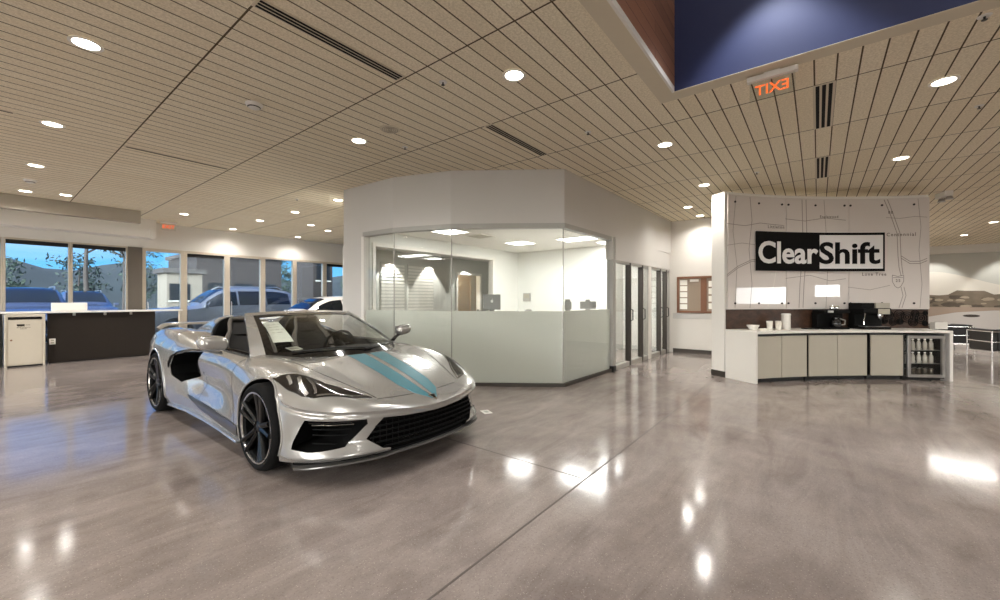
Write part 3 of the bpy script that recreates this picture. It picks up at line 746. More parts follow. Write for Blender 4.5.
# bottles in the fridge
M['bottle'] = pm('clear_water_bottle', (188,182,172), .2, var=.05, coat=.5); M['bottle_cap'] = pm('white_cap', (232,230,224), .4); M['can'] = pm('dark_drink_can', (96,88,78), .3, .6)
def bottle_proto(can=False):
    o = empty('drink_can' if can else 'water_bottle')
    if can:
        b = MB(); b.lathe([(0,0),(.024,0),(.030,.008),(.030,.105),(.024,.118),(0,.117)], 16, caps=False); b.build('body', M['can'], o, smooth=True, world=False)
        b = MB(); b.lathe([(0,.1178),(.0225,.119),(.0235,.121),(.0245,.119)], 16, caps=False); b.build('lid', M['steel'], o, smooth=True, world=False)
    else:
        b = MB(); b.lathe([(0,0),(.028,0),(.031,.01),(.031,.10),(.029,.115),(.013,.15),(.012,.163),(0,.163)], 16, caps=False); b.build('body', M['bottle'], o, smooth=True, world=False)
        b = MB(); b.lathe([(0,.163),(.0155,.163),(.0155,.182),(0,.182)], 14, caps=False); b.build('cap', M['bottle_cap'], o, smooth=True, world=False)
    return o
bp, cp = bottle_proto(), bottle_proto(True)
first = {False: True, True: True}
MF = xf(r)
names = ['leftmost','second from the left','third from the left','fourth from the left','rightmost']
for can, z, row in ((False,.495,'top shelf of the drinks fridge'),(False,.275,'middle shelf of the drinks fridge'),(True,.0625,'bottom of the beverage fridge')):
    for i in range(5):
        for j in range(2 if can else 1):
            pr = cp if can else bp
            o = pr if first[can] else copy_tree(pr); first[can] = False
            p = MF @ Vector((-hw+.11+i*(2*hw-.25)/4, .11+.08*j, z))
            lab = ('white capped bottle, %s on the %s' % (names[i], row)) if not can else ('dark can, %s in the %s row at the fridge bottom' % (names[i], ('front','rear')[j]))
            placed(o, p, 0, lab, 'drinks in the beverage fridge'); o['category'] = 'can' if can else 'bottle'
# things on the worktop
def on_bar(px, r): a = phi_px(px, r); q = arc(a, r); t = cw(math.cos(a), -math.sin(a)); return (q[0],q[1],CT+.0005), math.atan2(t[1],t[0])
p, rz = on_bar(753, AR-.30)
r = empty('white_bowl', p, rz, 'white bowl at the left end of the coffee bar', 'bowl')
b = MB(); b.lathe([(0,0),(.045,0),(.05,.008),(.085,.062),(.092,.085),(.086,.085),(.078,.06),(.045,.014),(0,.012)], 28, caps=False); b.build('shell', M['white'], r, smooth=True, world=False)
for k, (px, rr, lab) in enumerate(((769.6,AR-.30,'white paper cup on the bar, left of two'),(778.4,AR-.32,'white paper cup on the bar, right of two, beside the canister'))):
    p, rz = on_bar(px, rr)
    if k == 0:
        cup = empty('paper_cup', p, rz, lab, 'cup', 'paper cups on the coffee bar')
        b = MB(); b.lathe([(0,.002),(.036,0),(.038,.004),(.046,.128),(.049,.133),(.046,.137),(.043,.13),(.034,.012),(0,.012)], 22, caps=False); b.build('cup_body', M['paper'], cup, smooth=True, world=False)
        b = MB(); b.lathe([(0,.138),(.044,.139),(.049,.142),(.043,.150),(0,.149)], 22, caps=False); b.build('cup_lid', M['white'], cup, smooth=True, world=False)
    else: placed(copy_tree(cup), p, rz, lab)
p, rz = on_bar(786, AR-.26)
r = empty('canister', p, rz, 'tall white canister with flat lid on the coffee bar', 'canister')
b = MB(); b.lathe([(0,0),(.062,0),(.066,.006),(.066,.225),(.06,.235),(0,.235)], 26, caps=False); b.build('body', M['white'], r, smooth=True, world=False)
b = MB(); b.lathe([(0,.2355),(.07,.2355),(.07,.262),(.06,.27),(0,.27)], 26, caps=False); b.build('lid', M['white_paint'], r, smooth=True, world=False)
p, rz = on_bar(766, AR-.42)
r = empty('napkin_stack', p, rz, 'low stack of white napkins in front of the cups', 'napkins')
b = MB()
for i in range(6): b.obox((.002*(i%2),0,.004+i*.0055), (.13,.13,.005), .03*i)
b.build('sheets', M['paper'], r, world=False)
# coffee maker with two chrome jugs
p, rz = on_bar(834, AR-.24)
r = empty('coffee_maker', p, rz, 'black coffee maker with two chrome canisters on the bar', 'coffee maker')
b = MB(); b.box(-.27,.20,-.10,.15,0,.03); b.box(-.27,.20,.04,.15,.03,.27); b.box(-.27,.20,-.10,.15,.27,.33); b.build('body', M['flat_black'], r, world=False, bevel=.012)
for x in (-.02,.06):
    b = MB(); b.lathe([(0,.34),(.032,.34),(.036,.35),(.036,.40),(.030,.41),(0,.415)], 20, (x,.02,-.01), caps=False); b.build('canister_top', M['chrome'], r, smooth=True, world=False)
b = MB(); b.lathe([(0,.032),(.06,.032),(.075,.05),(.08,.10),(.06,.17),(.045,.19),(.05,.20),(0,.20)], 24, (0,-.03,0), caps=False); jug = b.build('jug', M['gloss_black'], r, smooth=True, world=False)
b = MB(); b.tube([(.07,-.05,.07),(.13,-.07,.08),(.135,-.07,.15),(.06,-.05,.175)], .011, 8); b.build('jug_handle', M['steel'], jug, smooth=True, world=False)
b = MB(); b.box(-.2,-.10,-.104,-.099,.285,.318); b.build('control_panel', M['steel'], r, world=False)
p, rz = on_bar(870, AR-.25)
r = empty('espresso_machine', p, rz, 'black bean to cup espresso machine with grey hopper on the bar', 'coffee machine')
b = MB(); b.box(-.24,.22,-.16,.16,0,.045); b.box(-.24,.22,.02,.16,.045,.27); b.box(-.24,.22,-.16,.16,.27,.36); b.box(-.24,-.02,-.12,.16,.36,.45); b.build('body', M['flat_black'], r, world=False, bevel=.012)
b = MB(); b.box(-.02,.21,-.14,.13,.362,.45); b.box(.0,.19,-.163,-.158,.26,.35); b.build('hopper', M['cab_grey'], r, world=False, bevel=.012)
b = MB(); b.lathe([(0,.19),(.028,.19),(.03,.21),(.05,.225),(.05,.262),(0,.262)], 22, (.09,-.08,0), caps=False); b.build('brew_head', M['chrome'], r, smooth=True, world=False)
b = MB(); b.tube([(.09,-.09,.205),(.05,-.16,.20),(-.02,-.23,.195)], [.009,.011,.014], 10); b.build('portafilter_handle', M['black'], r, smooth=True, world=False)
b = MB(); b.box(-.2,.2,-.15,-.01,.046,.052); b.build('drip_tray', M['steel'], r, world=False)
b = MB(); b.tube([(-.21,-.13,.30),(-.22,-.17,.26),(-.25,-.18,.16),(-.25,-.18,.08)], .007, 8); b.build('steam_wand', M['chrome'], r, smooth=True, world=False)
p, rz = on_bar(810, AR-.26)
r = empty('spoon_tray', p, rz, 'small dark tray with a spoon between canister and coffee maker', 'tray')
b = MB(); b.box(-.11,.11,-.06,.06,0,.008); b.box(-.11,.11,-.06,-.052,.008,.02); b.box(-.11,.11,.052,.06,.008,.02); b.box(-.11,-.102,-.052,.052,.008,.02); b.box(.102,.11,-.052,.052,.008,.02); b.build('dish', M['black'], r, world=False)
b = MB(); b.tube([(-.08,.01,.014),(.0,-.01,.02),(.07,-.02,.018)], [.014,.004,.004], 8, flat=.4); b.build('spoon', M['steel'], r, world=False, smooth=True)
p, rz = on_bar(938.5, AR-.12)
r = empty('napkin_holder', (p[0],p[1],CT+.0005), rz, 'small white napkin box at the right end of the worktop', 'box')
b = MB(); b.box(-.09,.09,-.06,.06,0,.12); b.build('box_body', M['white'], r, world=False, bevel=.004)
b = MB(); b.box(-.06,.06,-.012,.012,.1205,.123); b.build('slot', M['dark_base'], r, world=False)
# ------------------------------------------------------------------ back wall notice board
r = empty('notice_board', (XK,2.2,1.0), 0, 'brown framed notice board with papers on the far wall beside the office doors', 'notice board')
X0 = XK-.001
b = MB(); y0,y1,z0,z1 = 1.35,2.80,1.0,1.90; f=.05
b.box(X0-.04,X0,y0,y0+f,z0,z1); b.box(X0-.04,X0,y1-f,y1,z0,z1); b.box(X0-.04,X0,y0+f,y1-f,z1-f,z1); b.box(X0-.04,X0,y0+f,y1-f,z0,z0+f)
b.build('frame', M['brown_wood'], r, bevel=.004)
b = MB(); b.box(X0-.012,X0,y0+f,y1-f,z0+f,z1-f); b.build('felt', pm('taupe_felt', (150,134,118), .9, var=.08, nscale=60), r)
b = MB(); b.box(X0-.034,X0-.012,2.12,2.25,z0+f,z1-f); b.build('divider', M['brown_wood'], r)
random.seed(11)
for j in range(5):
    b = MB(); z = 1.09+j*.15; b.box(X0-.016,X0-.0125,2.56,2.73,z,z+.125); b.build('sheet', M['paper'], r)
b = MB(); b.box(X0-.016,X0-.0125,2.30,2.50,1.77,1.83); b.build('header_sheet', M['paper'], r)
for j in range(4):
    b = MB(); z = 1.10+j*.18; b.box(X0-.016,X0-.0125,1.92,2.08,z,z+.14); b.build('sheet', M['paper'], r)
# ------------------------------------------------------------------ left counter, cabinet
r = empty('reception_counter', (1.5,12.8,0), 0, 'long dark brown counter with thin white top below the windows', 'counter')
b = MB(); b.box(.87,2.61,12.57,12.60,.03,1.045); b.build('front_panel', M['dark_brown'], r)
b = MB(); b.box(.89,2.59,12.60,12.62,.001,.03); b.build('plinth', M['black'], r)
b = MB(); b.box(-5.0,.28,12.57,12.60,.001,1.045); b.build('left_panel', M['black'], r)
b = MB(); b.box(-5.0,3.13,12.50,13.10,1.05,1.085); b.build('countertop', M['white'], r, bevel=.004)
b = MB(); b.box(2.59,2.61,12.60,13.05,.001,1.045); b.build('side_panel', M['dark_brown'], r)
b = MB(); b.tube([(3.08,12.56,.001),(3.08,12.56,1.049)], .025, 14); b.build('leg', M['alu'], r, smooth=True)
for x in (1.255,1.735,2.17):
    b = MB(); b.box(x-.022,x+.022,12.553,12.57,.985,1.045); b.build('bracket', M['steel'], r, bevel=.002)
r = empty('power_outlet', (.93,12.565,.44), 0, 'white wall outlet on the dark counter front', 'outlet')
b = MB(); b.box(.895,.985,12.561,12.5695,.395,.515); b.build('cover_plate', M['white_paint'], r, bevel=.002)
for z in (.43,.48):
    b = MB(); b.box(.918,.962,12.559,12.5612,z-.014,z+.014); b.build('socket', M['cab_grey'], r)
r = empty('drop_box', (.565,12.5,0), 0, 'greige metal drop box with a black slot under the counter end', 'drop box')
b = MB(); b.box(.30,.83,12.40,12.95,.03,1.04); b.build('body', M['box_grey'], r, bevel=.004)
for x0,x1 in ((.30,.33),(.80,.83)):
    b = MB(); b.box(x0,x1,12.385,12.40,.001,1.04); b.build('side_post', M['box_grey'], r, bevel=.003)
b = MB(); b.box(.345,.785,12.388,12.399,.055,.915); b.build('door', M['box_grey'], r, bevel=.003)
b = MB(); b.box(.345,.785,12.39,12.399,.935,.985); b.build('slot', M['gloss_black'], r)
b = MB(); b.lathe([(0,-.018),(.014,-.018),(.016,0),(0,0)], 16, (.385,12.388,.53), 'y', caps=False); b.build('lock', M['brown_wood'], r, smooth=True)
b = MB(); b.box(.455,.555,12.3865,12.3878,.81,.84); b.build('black_mark', M['gloss_black'], r)
b = MB()
random.seed(5)
for z, xa, xb in ((.825,.575,.62),(.80,.47,.56),(.775,.455,.63),(.75,.50,.58)):
    x = xa
    while x < xb: w_ = random.uniform(.006,.016); b.box(x,x+w_,12.3865,12.3878,z-.006,z+.006); x += w_+.006
b.build('small_print', M['dark_base'], r)
b = MB(); b.box(.34,.79,12.42,12.9,.001,.03); b.build('plinth', M['black'], r)
r = empty('display_back', (1.215,12.9,1.086), 0, 'low white box standing on the counter by the window', 'box')
b = MB(); b.box(.95,1.49,12.85,13.0,1.0865,1.262); b.build('shell', M['white'], r, bevel=.01)
b = MB(); b.box(.985,1.455,12.846,12.851,1.11,1.24); b.build('front_plate', M['white_paint'], r, bevel=.003)
# small floor tag
r = empty('floor_outlet', (3.68,3.08,0), PI/4+.3, 'small white floor outlet plate beside the front of the silver car', 'floor outlet')
b = MB(); b.box(-.075,.075,-.05,.05,.0003,.004); b.build('plate', M['white_paint'], r, world=False, bevel=.001)
b = MB(); b.box(-.04,.04,-.022,.022,.004,.0055); b.build('lid', M['steel'], r, world=False)
# ------------------------------------------------------------------ office furniture seen over the film
r = empty('office_desk', (7.0,4.9,0), 0, 'white high office desk behind the frosted glass', 'desk')
b = MB(); b.box(5.75,8.6,4.55,5.35,.99,1.03); b.build('desk_top', M['white'], r, bevel=.004)
b = MB(); b.box(5.8,8.55,4.62,4.66,.001,.989); b.build('front_panel', M['white'], r)
for x in (5.80,8.51):
    b = MB(); b.box(x,x+.04,4.67,5.3,.001,.989); b.build('end_panel', M['white'], r)
def monitor(px, zc, w_, h_, label, mat, logo=False):
    x, y = cw((px-500)/FPX*zc, zc)
    r = empty('desktop_computer' if logo else 'monitor', (x,y,1.0305), TH-PI/2, label, 'computer' if logo else 'monitor')
    z0 = .10
    b = MB(); b.box(-w_/2,w_/2,-.012,.02,z0,z0+h_); s = b.build('screen_back', mat, r, world=False, bevel=.008)
    b = MB(); b.box(-.09,.09,-.07,.10,0,.008); b.build('foot', mat, r, world=False, bevel=.003)
    b = MB(); b.box(-.05,.05,.022,.034,.008,z0+.2); b.build('stand', mat, r, world=False)
    if logo:
        P = []
        for i in range(28):
            a = 2*PI*i/28; rr = .030*(1-.13*math.sin(a)**8*(1 if math.sin(a)>0 else .8)) 
            x_, z_ = rr*math.cos(a)*.92, rr*math.sin(a)
            if abs(a)<.5 or a>2*PI-.5: x_ -= .009*(1-min(a,2*PI-a)/.5)
            P.append((x_, z_))
        b = MB(); b.prism_axis([(x_,z_+z0+h_*.55) for x_,z_ in P], -.0145, -.0125, 'y'); b.prism_axis([(.0,z0+h_*.55+.032),(.013,z0+h_*.55+.036),(.016,z0+h_*.55+.05),(.004,z0+h_*.55+.045)], -.0145, -.0125, 'y')
        b.build('logo', M['sign_white'], s, world=False)
M['grey_case'] = pm('grey_computer_case', (136,136,134), .45)
monitor(492, 8.05, .34, .30, 'silver desktop computer seen from behind on the office desk', M['grey_case'], True)
monitor(568, 8.3, .14, .16, 'small grey screen on the office desk behind the corner glass', M['grey_case'])
monitor(588, 8.6, .34, .16, 'low wide grey monitor on the office desk, right of the glass corner', M['grey_case'])
def deskthing(px, zc, name, label, cat, build):
    x, y = cw((px-500)/FPX*zc, zc); r = empty(name, (x,y,1.0305), TH-PI/2, label, cat); build(r)
def phone(r):
    b = MB(); b.add([(-.09,-.08,0),(.09,-.08,0),(.09,.09,0),(-.09,.09,0),(-.09,-.08,.03),(.09,-.08,.03),(.09,.09,.085),(-.09,.09,.085)], [(3,2,1,0),(4,5,6,7),(0,1,5,4),(1,2,6,5),(2,3,7,6),(3,0,4,7)]); b.build('phone_base', M['black'], r, world=False, bevel=.006)
    b = MB(); b.tube([(-.06,-.07,.06),(-.06,-.05,.078),(-.06,.05,.10),(-.06,.075,.09)], [.022,.014,.014,.022], 10); b.build('handset', M['gloss_black'], r, world=False, smooth=True)
deskthing(481, 7.9, 'desk_phone', 'black desk phone left of the silver computer', 'phone', phone)
def papers(r):
    b = MB(); b.obox((0,0,.011), (.30,.21,.02), .1); b.obox((.02,.01,.0265), (.29,.2,.01), -.15); b.build('sheets', M['paper'], r, world=False)
deskthing(507, 7.75, 'paper_stack', 'stack of white papers right of the silver computer', 'papers', papers)
def holder(r):
    b = MB(); b.box(-.07,.07,-.05,.05,0,.10); b.build('tray_body', M['steel'], r, world=False, bevel=.003)
    b = MB(); b.box(-.05,.05,-.035,.035,.1005,.118); b.build('cards', M['paper'], r, world=False)
deskthing(528, 8.1, 'card_holder', 'grey card holder with papers on the office desk', 'card holder', holder)
r = empty('side_desk', (7.7,3.97,0), 0, 'narrow white side desk behind the right hand frosted glass', 'desk')
b = MB(); b.box(7.05,8.45,3.62,4.28,.99,1.03); b.build('desk_top', M['white'], r, bevel=.004)
for x in (7.08,8.38):
    b = MB(); b.box(x,x+.04,3.68,4.22,.001,.989); b.build('end_panel', M['white'], r)
r = empty('wall_screen', (XI,6.55,1.35), 0, 'small grey control panel on the white office wall', 'control panel')
b = MB(); yq = 6.62; b.box(XI-.03,XI-.0005,yq-.12,yq+.12,1.28,1.52); b.build('panel_body', M['steel'], r, bevel=.004)
b = MB(); b.box(XI-.0325,XI-.03,yq-.09,yq+.09,1.37,1.49); b.build('panel_display', M['cab_grey'], r)
r = empty('office_bench', (6.4,3.9,0), 0, 'low grey bench behind the frosted glass by the office corner', 'bench')
M['bench'] = pm('grey_green_fabric', (86,92,84), .8, var=.08, nscale=30)
b = MB(); b.box(5.75,7.0,3.42,3.95,.20,.44); b.build('seat', M['bench'], r, bevel=.03)
for x in (5.85,6.85):
    for y in (3.48,3.86):
        b = MB(); b.box(x,x+.04,y,y+.04,.001,.199); b.build('leg', M['steel'], r)
# troffers
def troffer(x, y, lx, ly, label, on=True):
    r = empty('troffer_light' if on else 'ceiling_return_vent', (x,y,OC), 0, label, 'ceiling light' if on else 'air vent', 'office ceiling panels')
    b = MB(); f=.03; b.box(x-lx/2,x+lx/2,y-ly/2,y-ly/2+f,OC-.012,OC-.001); b.box(x-lx/2,x+lx/2,y+ly/2-f,y+ly/2,OC-.012,OC-.001); b.box(x-lx/2,x-lx/2+f,y-ly/2+f,y+ly/2-f,OC-.012,OC-.001); b.box(x+lx/2-f,x+lx/2,y-ly/2+f,y+ly/2-f,OC-.012,OC-.001); b.build('frame', M['white_paint'], r)
    b = MB(); b.box(x-lx/2+f,x+lx/2-f,y-ly/2+f,y+ly/2-f,OC-.008,OC-.002); b.build('diffuser' if on else 'grille', M['troffer'] if on else M['cab_grey'], r)
troffer(5.84,5.84,.6,.6,'square lit ceiling panel at the left of the glass office')
troffer(8.06,5.68,.6,.6,'square lit ceiling panel deep in the glass office')
troffer(8.3,4.1,.6,1.2,'long lit ceiling panel at the right of the glass office')
troffer(9.3,3.9,.6,.6,'far lit ceiling panel at the right of the glass office')
troffer(6.65,5.75,.5,.5,'square unlit return vent between two lit office ceiling panels', False)
# slatted display panels on the meeting room wall
for x0, x1, lab in ((6.79,7.62,'slatted white display panel on the grey meeting room wall, left one'),(7.73,8.75,'slatted white display panel on the grey meeting room wall, right one')):
    r = empty('slat_panel', ((x0+x1)/2,9.49,1.0), 0, lab, 'slat panel', 'slatted panels in the meeting room')
    b = MB(); b.box(x0,x1,9.475,9.499,.9,2.38); b.build('wall_mount', M['room_grey'], r)
    b = MB()
    for i in range(15): b.box(x0+.02,x1-.02,9.455,9.475,.93+i*.095,.93+i*.095+.062)
    b.build('slats', M['white'], r)
# ------------------------------------------------------------------ mural and armchairs
r = empty('car_mural', (XF_,-5,.19), 0, 'wide monochrome mural of a pale car before rocky hills', 'mural')
XM = XF_-.001
def mflat(name, ptsYZ, mat, layer):
    b = MB(); n=len(ptsYZ); x0 = XM-.010-layer*.002
    b.prism_axis(ptsYZ, x0, x0+.0018, 'x'); return b.build(name, mat, r)
b = MB(); b.box(XM-.010,XM,-10.8,-.7,.19,3.01); b.build('art_canvas', pm('mural_sky', (200,200,192), .7, var=.05, nscale=.8), r)
random.seed(4)
M['m_dune'] = pm('mural_pale_dune', (226,221,210), .7, var=.03, nscale=2); M['m_hill'] = pm('mural_rocks', (126,114,98), .7, var=.4, nscale=3.5); M['m_car'] = pm('mural_car', (206,201,196), .7, var=.05, nscale=1.2); M['m_road'] = pm('mural_ground', (170,152,136), .7, var=.12, nscale=2); M['m_dark'] = pm('mural_dark', (70,64,58), .7)
mflat('mural_dune', [(-.7,1.35)]+[(-.7-.3*i, 1.60+.78*math.exp(-((i*.3-2.6)/1.6)**2)) for i in range(0,22)]+[(-7.1,1.35)], M['m_dune'], 1)
ys = [-.7-.22*i for i in range(46)]
mflat('mural_rocks', [(y, 1.47+.22*random.random()) for y in ys]+[(y, 1.03-.05*random.random()) for y in ys[::-1]], M['m_hill'], 2)
random.seed(9)
M['m_rock'] = pm('mural_boulders', (92,82,70), .7, var=.2); M['m_rock2'] = pm('mural_light_boulders', (170,156,136), .7, var=.2)
for nm, mt, lay in (('boulder_pattern', 'm_rock', 2.4),('light_boulder_pattern', 'm_rock2', 2.7)):
    b = MB()
    for i in range(46):
        y, z, w_ = random.uniform(-10.5,-.9), random.uniform(1.06,1.45), random.uniform(.08,.26); x0 = XM-.010-lay*.002
        b.prism_axis([(y+w_*random.uniform(.7,1)*math.cos(a*PI/4), z+w_*.42*random.uniform(.6,1)*math.sin(a*PI/4)) for a in range(8)], x0-.0001*i/46, x0+.0003, 'x')
    b.build(nm, M[mt], r)
mflat('mural_ground', [(-.7,1.06),(-10.7,1.06),(-10.7,.2),(-.7,.2)], M['m_road'], 2.95)
mflat('mural_car', [(-2.6,.2),(-2.8,.45),(-3.3,.70),(-4.0,.87),(-4.9,.95),(-6.3,.95),(-8.2,.9),(-9.6,.8),(-10.6,.6),(-10.6,.2)], M['m_car'], 4)
mflat('mural_crest', [(-4.35+.21*math.cos(a*PI/8), .75+.05*math.sin(a*PI/8)) for a in range(16)], M['m_dark'], 5)
M['leather'] = pm('black_leather', (22,21,20), .42, var=.15, nscale=30, bump=.05)
def armchair(loc, rz, label, proto=None):
    if proto is not None: return placed(copy_tree(proto), loc, rz, label)
    r = empty('club_armchair', loc, rz, label, 'armchair', 'club armchairs by the mural')
    w2, d2 = .38, .35
    b = MB(); b.box(-.26,.26,-.34,.22,.30,.43); b.build('seat', M['leather'], r, world=False, bevel=.03)
    b = MB(); b.box(-.26,.26,-.34,.22,.16,.298); b.build('seat_base', M['leather'], r, world=False, bevel=.03)
    b = MB(); b.box(-.26,.26,.225,.345,.16,.66); b.build('backrest', M['leather'], r, world=False, bevel=.03)
    for s in (-1,1):
        b = MB(); b.box(s*.315-.052,s*.315+.052,-.34,.345,.16,.655); b.build('arm', M['leather'], r, world=False, bevel=.03)
    for x in (-w2,w2):
        for y in (-.355,.36):
            b = MB(); b.tube([(x,y,0.001),(x,y,.60)], .014, 10); b.build('leg', M['chrome'], r, world=False, smooth=True)
    for z in (.60,.14,.37):
        b = MB(); P = [(-w2,-.355,z),(-w2,.36,z),(w2,.36,z),(w2,-.355,z)]
        if z == .14: b.tube(P, .012, 8, closed=True)
        else: b.tube(P, .012, 8)
        b.build('rail', M['chrome'], r, world=False, smooth=True)
    return r
a0 = armchair((14.5,-3.32,0), PI/2+.35, 'black leather club armchair with chrome frame, nearer of two by the mural')
armchair((16.5,-2.80,0), PI/2+.35, 'black leather club armchair with chrome frame, farther one half hidden by the bar', a0)
armchair((15.75,-4.75,0), PI/2+.1, 'black leather club armchair at the right edge beside the nearer one', a0)
# ------------------------------------------------------------------ sports car (local axes: x forward from the front axle, y left, z up)
CARO = (2.2751, 3.4269); CARH = math.radians(-89.45); WBASE = 2.772
car = empty('sports_car', (CARO[0],CARO[1],0), CARH, 'silver open top sports car with twin teal bonnet stripes on the polished floor', 'car')
def fc(ts, vs, t):                                     # monotone cubic through (ts, vs)
    n = len(ts)
    if t <= ts[0]: return vs[0]
    if t >= ts[-1]: return vs[-1]
    d = [(vs[i+1]-vs[i])/(ts[i+1]-ts[i]) for i in range(n-1)]
    i = max(k for k in range(n-1) if ts[k] <= t)
    def m(k):
        if k == 0: return d[0]
        if k == n-1: return d[-1]
        if d[k-1]*d[k] <= 0: return 0
        h0, h1 = ts[k]-ts[k-1], ts[k+1]-ts[k]; w1, w2 = 2*h1+h0, h1+2*h0
        return (w1+w2)/(w1/d[k-1]+w2/d[k])
    h = ts[i+1]-ts[i]; s = (t-ts[i])/h; a, b_ = m(i)*h, m(i+1)*h
    return vs[i]*(2*s**3-3*s*s+1)+a*(s**3-2*s*s+s)+vs[i+1]*(-2*s**3+3*s*s)+b_*(s**3-s*s)
def lerp(ts, vs, t):
    for i in range(len(ts)-1):
        if t <= ts[i+1]: return vs[i]+(vs[i+1]-vs[i])*(t-ts[i])/(ts[i+1]-ts[i])
    return vs[-1]
def table(P):                                          # list of (x, v) in any order
    P = sorted(P); X = [p[0] for p in P]; V = [p[1] for p in P]
    return lambda x: fc(X, V, x)
def paint(name, rgb, metal=.55, rough=.32):
    t = NT(name); f = t.noise(900, 2, .5, t.coord()); c = lin(rgb)
    lo = tuple(x*.93 for x in c[:3])+(1,); hi = tuple(min(1,x*1.06) for x in c[:3])+(1,)
    t.set(Base_Color=t.mix(f, lo, hi), Metallic=metal, Roughness=rough, Coat_Weight=1.0, Coat_Roughness=.03); return t.m
M['silver'] = paint('silver_car_paint', (167,166,163), .62, .27)
M['teal'] = paint('teal_stripe_paint', (66,128,142), .3, .35)
M['cavity'] = pm('black_cavity', (8,8,8), .7, var=.2, spec=.1)
M['interior'] = pm('dark_interior', (18,17,16), .65, var=.12, nscale=30, spec=.2)
M['seat_leather'] = pm('grey_seat_leather', (26,24,22), .55, var=.1, nscale=30, spec=.25)
M['seat_edge'] = pm('light_seat_bolster', (84,78,71), .5, var=.06)
M['rim_black'] = pm('gloss_black_rim', (8,8,8), .3, .0, coat=.15, spec=.3)
M['disc'] = pm('dark_brake_disc', (70,68,66), .4, .6)
M['rim_edge'] = pm('machined_rim_edge', (190,188,184), .2, .9)
M['lamp_lens'] = pm('dark_headlamp_lens', (20,18,17), .15, .0, coat=.5, spec=.3)
M['lamp_bright'] = pm('lamp_reflector', (128,126,122), .25, .8)
M['splitter'] = pm('grey_splitter_lip', (84,82,79), .35, .2, coat=.4)
M['sill'] = pm('dark_carbon_sill', (58,60,64), .3, .3, coat=.6)
# skirt nodes from nose centre round the side to the tail centre: six levels top -> bottom
ND = [
 [(1.010,0,.492),(1.004,0,.470),(1.006,0,.452),(.985,0,.40),(.985,0,.31),(1.000,0,.24),(.985,0,.216)],
 [(.990,.22,.500),(.984,.22,.477),(.988,.22,.458),(.968,.22,.40),(.968,.22,.31),(.985,.22,.238),(.97,.22,.213)],
 [(.937,.42,.511),(.930,.417,.487),(.937,.42,.468),(.918,.42,.41),(.918,.42,.31),(.942,.42,.235),(.925,.42,.208)],
 [(.854,.61,.522),(.846,.604,.498),(.857,.612,.479),(.840,.60,.41),(.838,.60,.31),(.870,.615,.228),(.845,.605,.198)],
 [(.727,.766,.533),(.719,.758,.508),(.735,.768,.489),(.715,.758,.41),(.71,.757,.31),(.746,.777,.215),(.72,.765,.184)],
 [(.557,.868,.545),(.549,.860,.519),(.565,.872,.499),(.550,.868,.41),(.545,.867,.31),(.580,.884,.205),(.55,.87,.168)],
 [(.385,.916,.572),(.383,.910,.546),(.390,.926,.520),(.385,.932,.42),(.383,.932,.31),(.397,.938,.195),(.38,.92,.150)],
 [(.20,.925,.622),(.20,.932,.595),(.20,.950,.550),(.20,.960,.45),(.20,.960,.32),(.20,.955,.20),(.20,.935,.130)],
 [(.0,.915,.680),(.0,.932,.648),(.0,.952,.600),(.0,.968,.48),(.0,.968,.34),(.0,.960,.21),(.0,.935,.125)],
 [(-.22,.905,.718),(-.22,.924,.68),(-.22,.944,.63),(-.22,.962,.49),(-.22,.960,.35),(-.22,.950,.215),(-.22,.93,.125)],
 [(-.45,.890,.748),(-.45,.908,.71),(-.45,.928,.66),(-.45,.942,.52),(-.45,.940,.37),(-.45,.940,.23),(-.45,.925,.13)],
 [(-.72,.875,.778),(-.72,.892,.74),(-.72,.908,.69),(-.72,.902,.56),(-.72,.880,.42),(-.72,.925,.25),(-.72,.915,.14)],
 [(-1.1,.865,.795),(-1.1,.882,.76),(-1.1,.897,.71),(-1.1,.868,.58),(-1.1,.832,.46),(-1.1,.922,.27),(-1.1,.91,.15)],
 [(-1.5,.868,.808),(-1.5,.885,.77),(-1.5,.898,.72),(-1.5,.862,.59),(-1.5,.828,.48),(-1.5,.928,.30),(-1.5,.912,.155)],
 [(-1.85,.892,.834),(-1.85,.910,.79),(-1.85,.926,.735),(-1.85,.925,.61),(-1.85,.915,.49),(-1.85,.938,.31),(-1.85,.92,.155)],
 [(-2.2,.915,.872),(-2.2,.938,.82),(-2.2,.956,.75),(-2.2,.964,.62),(-2.2,.964,.46),(-2.2,.955,.29),(-2.2,.93,.155)],
 [(-2.5,.922,.890),(-2.5,.946,.83),(-2.5,.966,.76),(-2.5,.976,.62),(-2.5,.976,.44),(-2.5,.965,.27),(-2.5,.93,.16)],
 [(-2.80,.918,.896),(-2.80,.944,.84),(-2.80,.964,.77),(-2.80,.974,.63),(-2.80,.970,.45),(-2.80,.955,.28),(-2.80,.92,.17)],
 [(-3.08,.898,.892),(-3.08,.922,.84),(-3.08,.942,.775),(-3.08,.950,.64),(-3.08,.935,.47),(-3.08,.915,.31),(-3.08,.88,.20)],
 [(-3.30,.848,.885),(-3.31,.868,.84),(-3.32,.885,.78),(-3.34,.885,.65),(-3.32,.865,.49),(-3.28,.845,.34),(-3.24,.81,.23)],
 [(-3.47,.64,.888),(-3.49,.65,.84),(-3.51,.66,.79),(-3.53,.66,.67),(-3.50,.65,.51),(-3.46,.63,.36),(-3.41,.61,.25)],
 [(-3.545,.34,.892),(-3.565,.345,.85),(-3.585,.35,.80),(-3.605,.35,.68),(-3.57,.34,.52),(-3.53,.33,.37),(-3.48,.32,.26)],
 [(-3.565,0,.894),(-3.585,0,.85),(-3.605,0,.80),(-3.625,0,.68),(-3.59,0,.52),(-3.55,0,.37),(-3.50,0,.26)],
]
def mirror(n): return [(x,-y,z) for x,y,z in n]
EXT = [mirror(ND[1])]+ND+[mirror(ND[-2])]
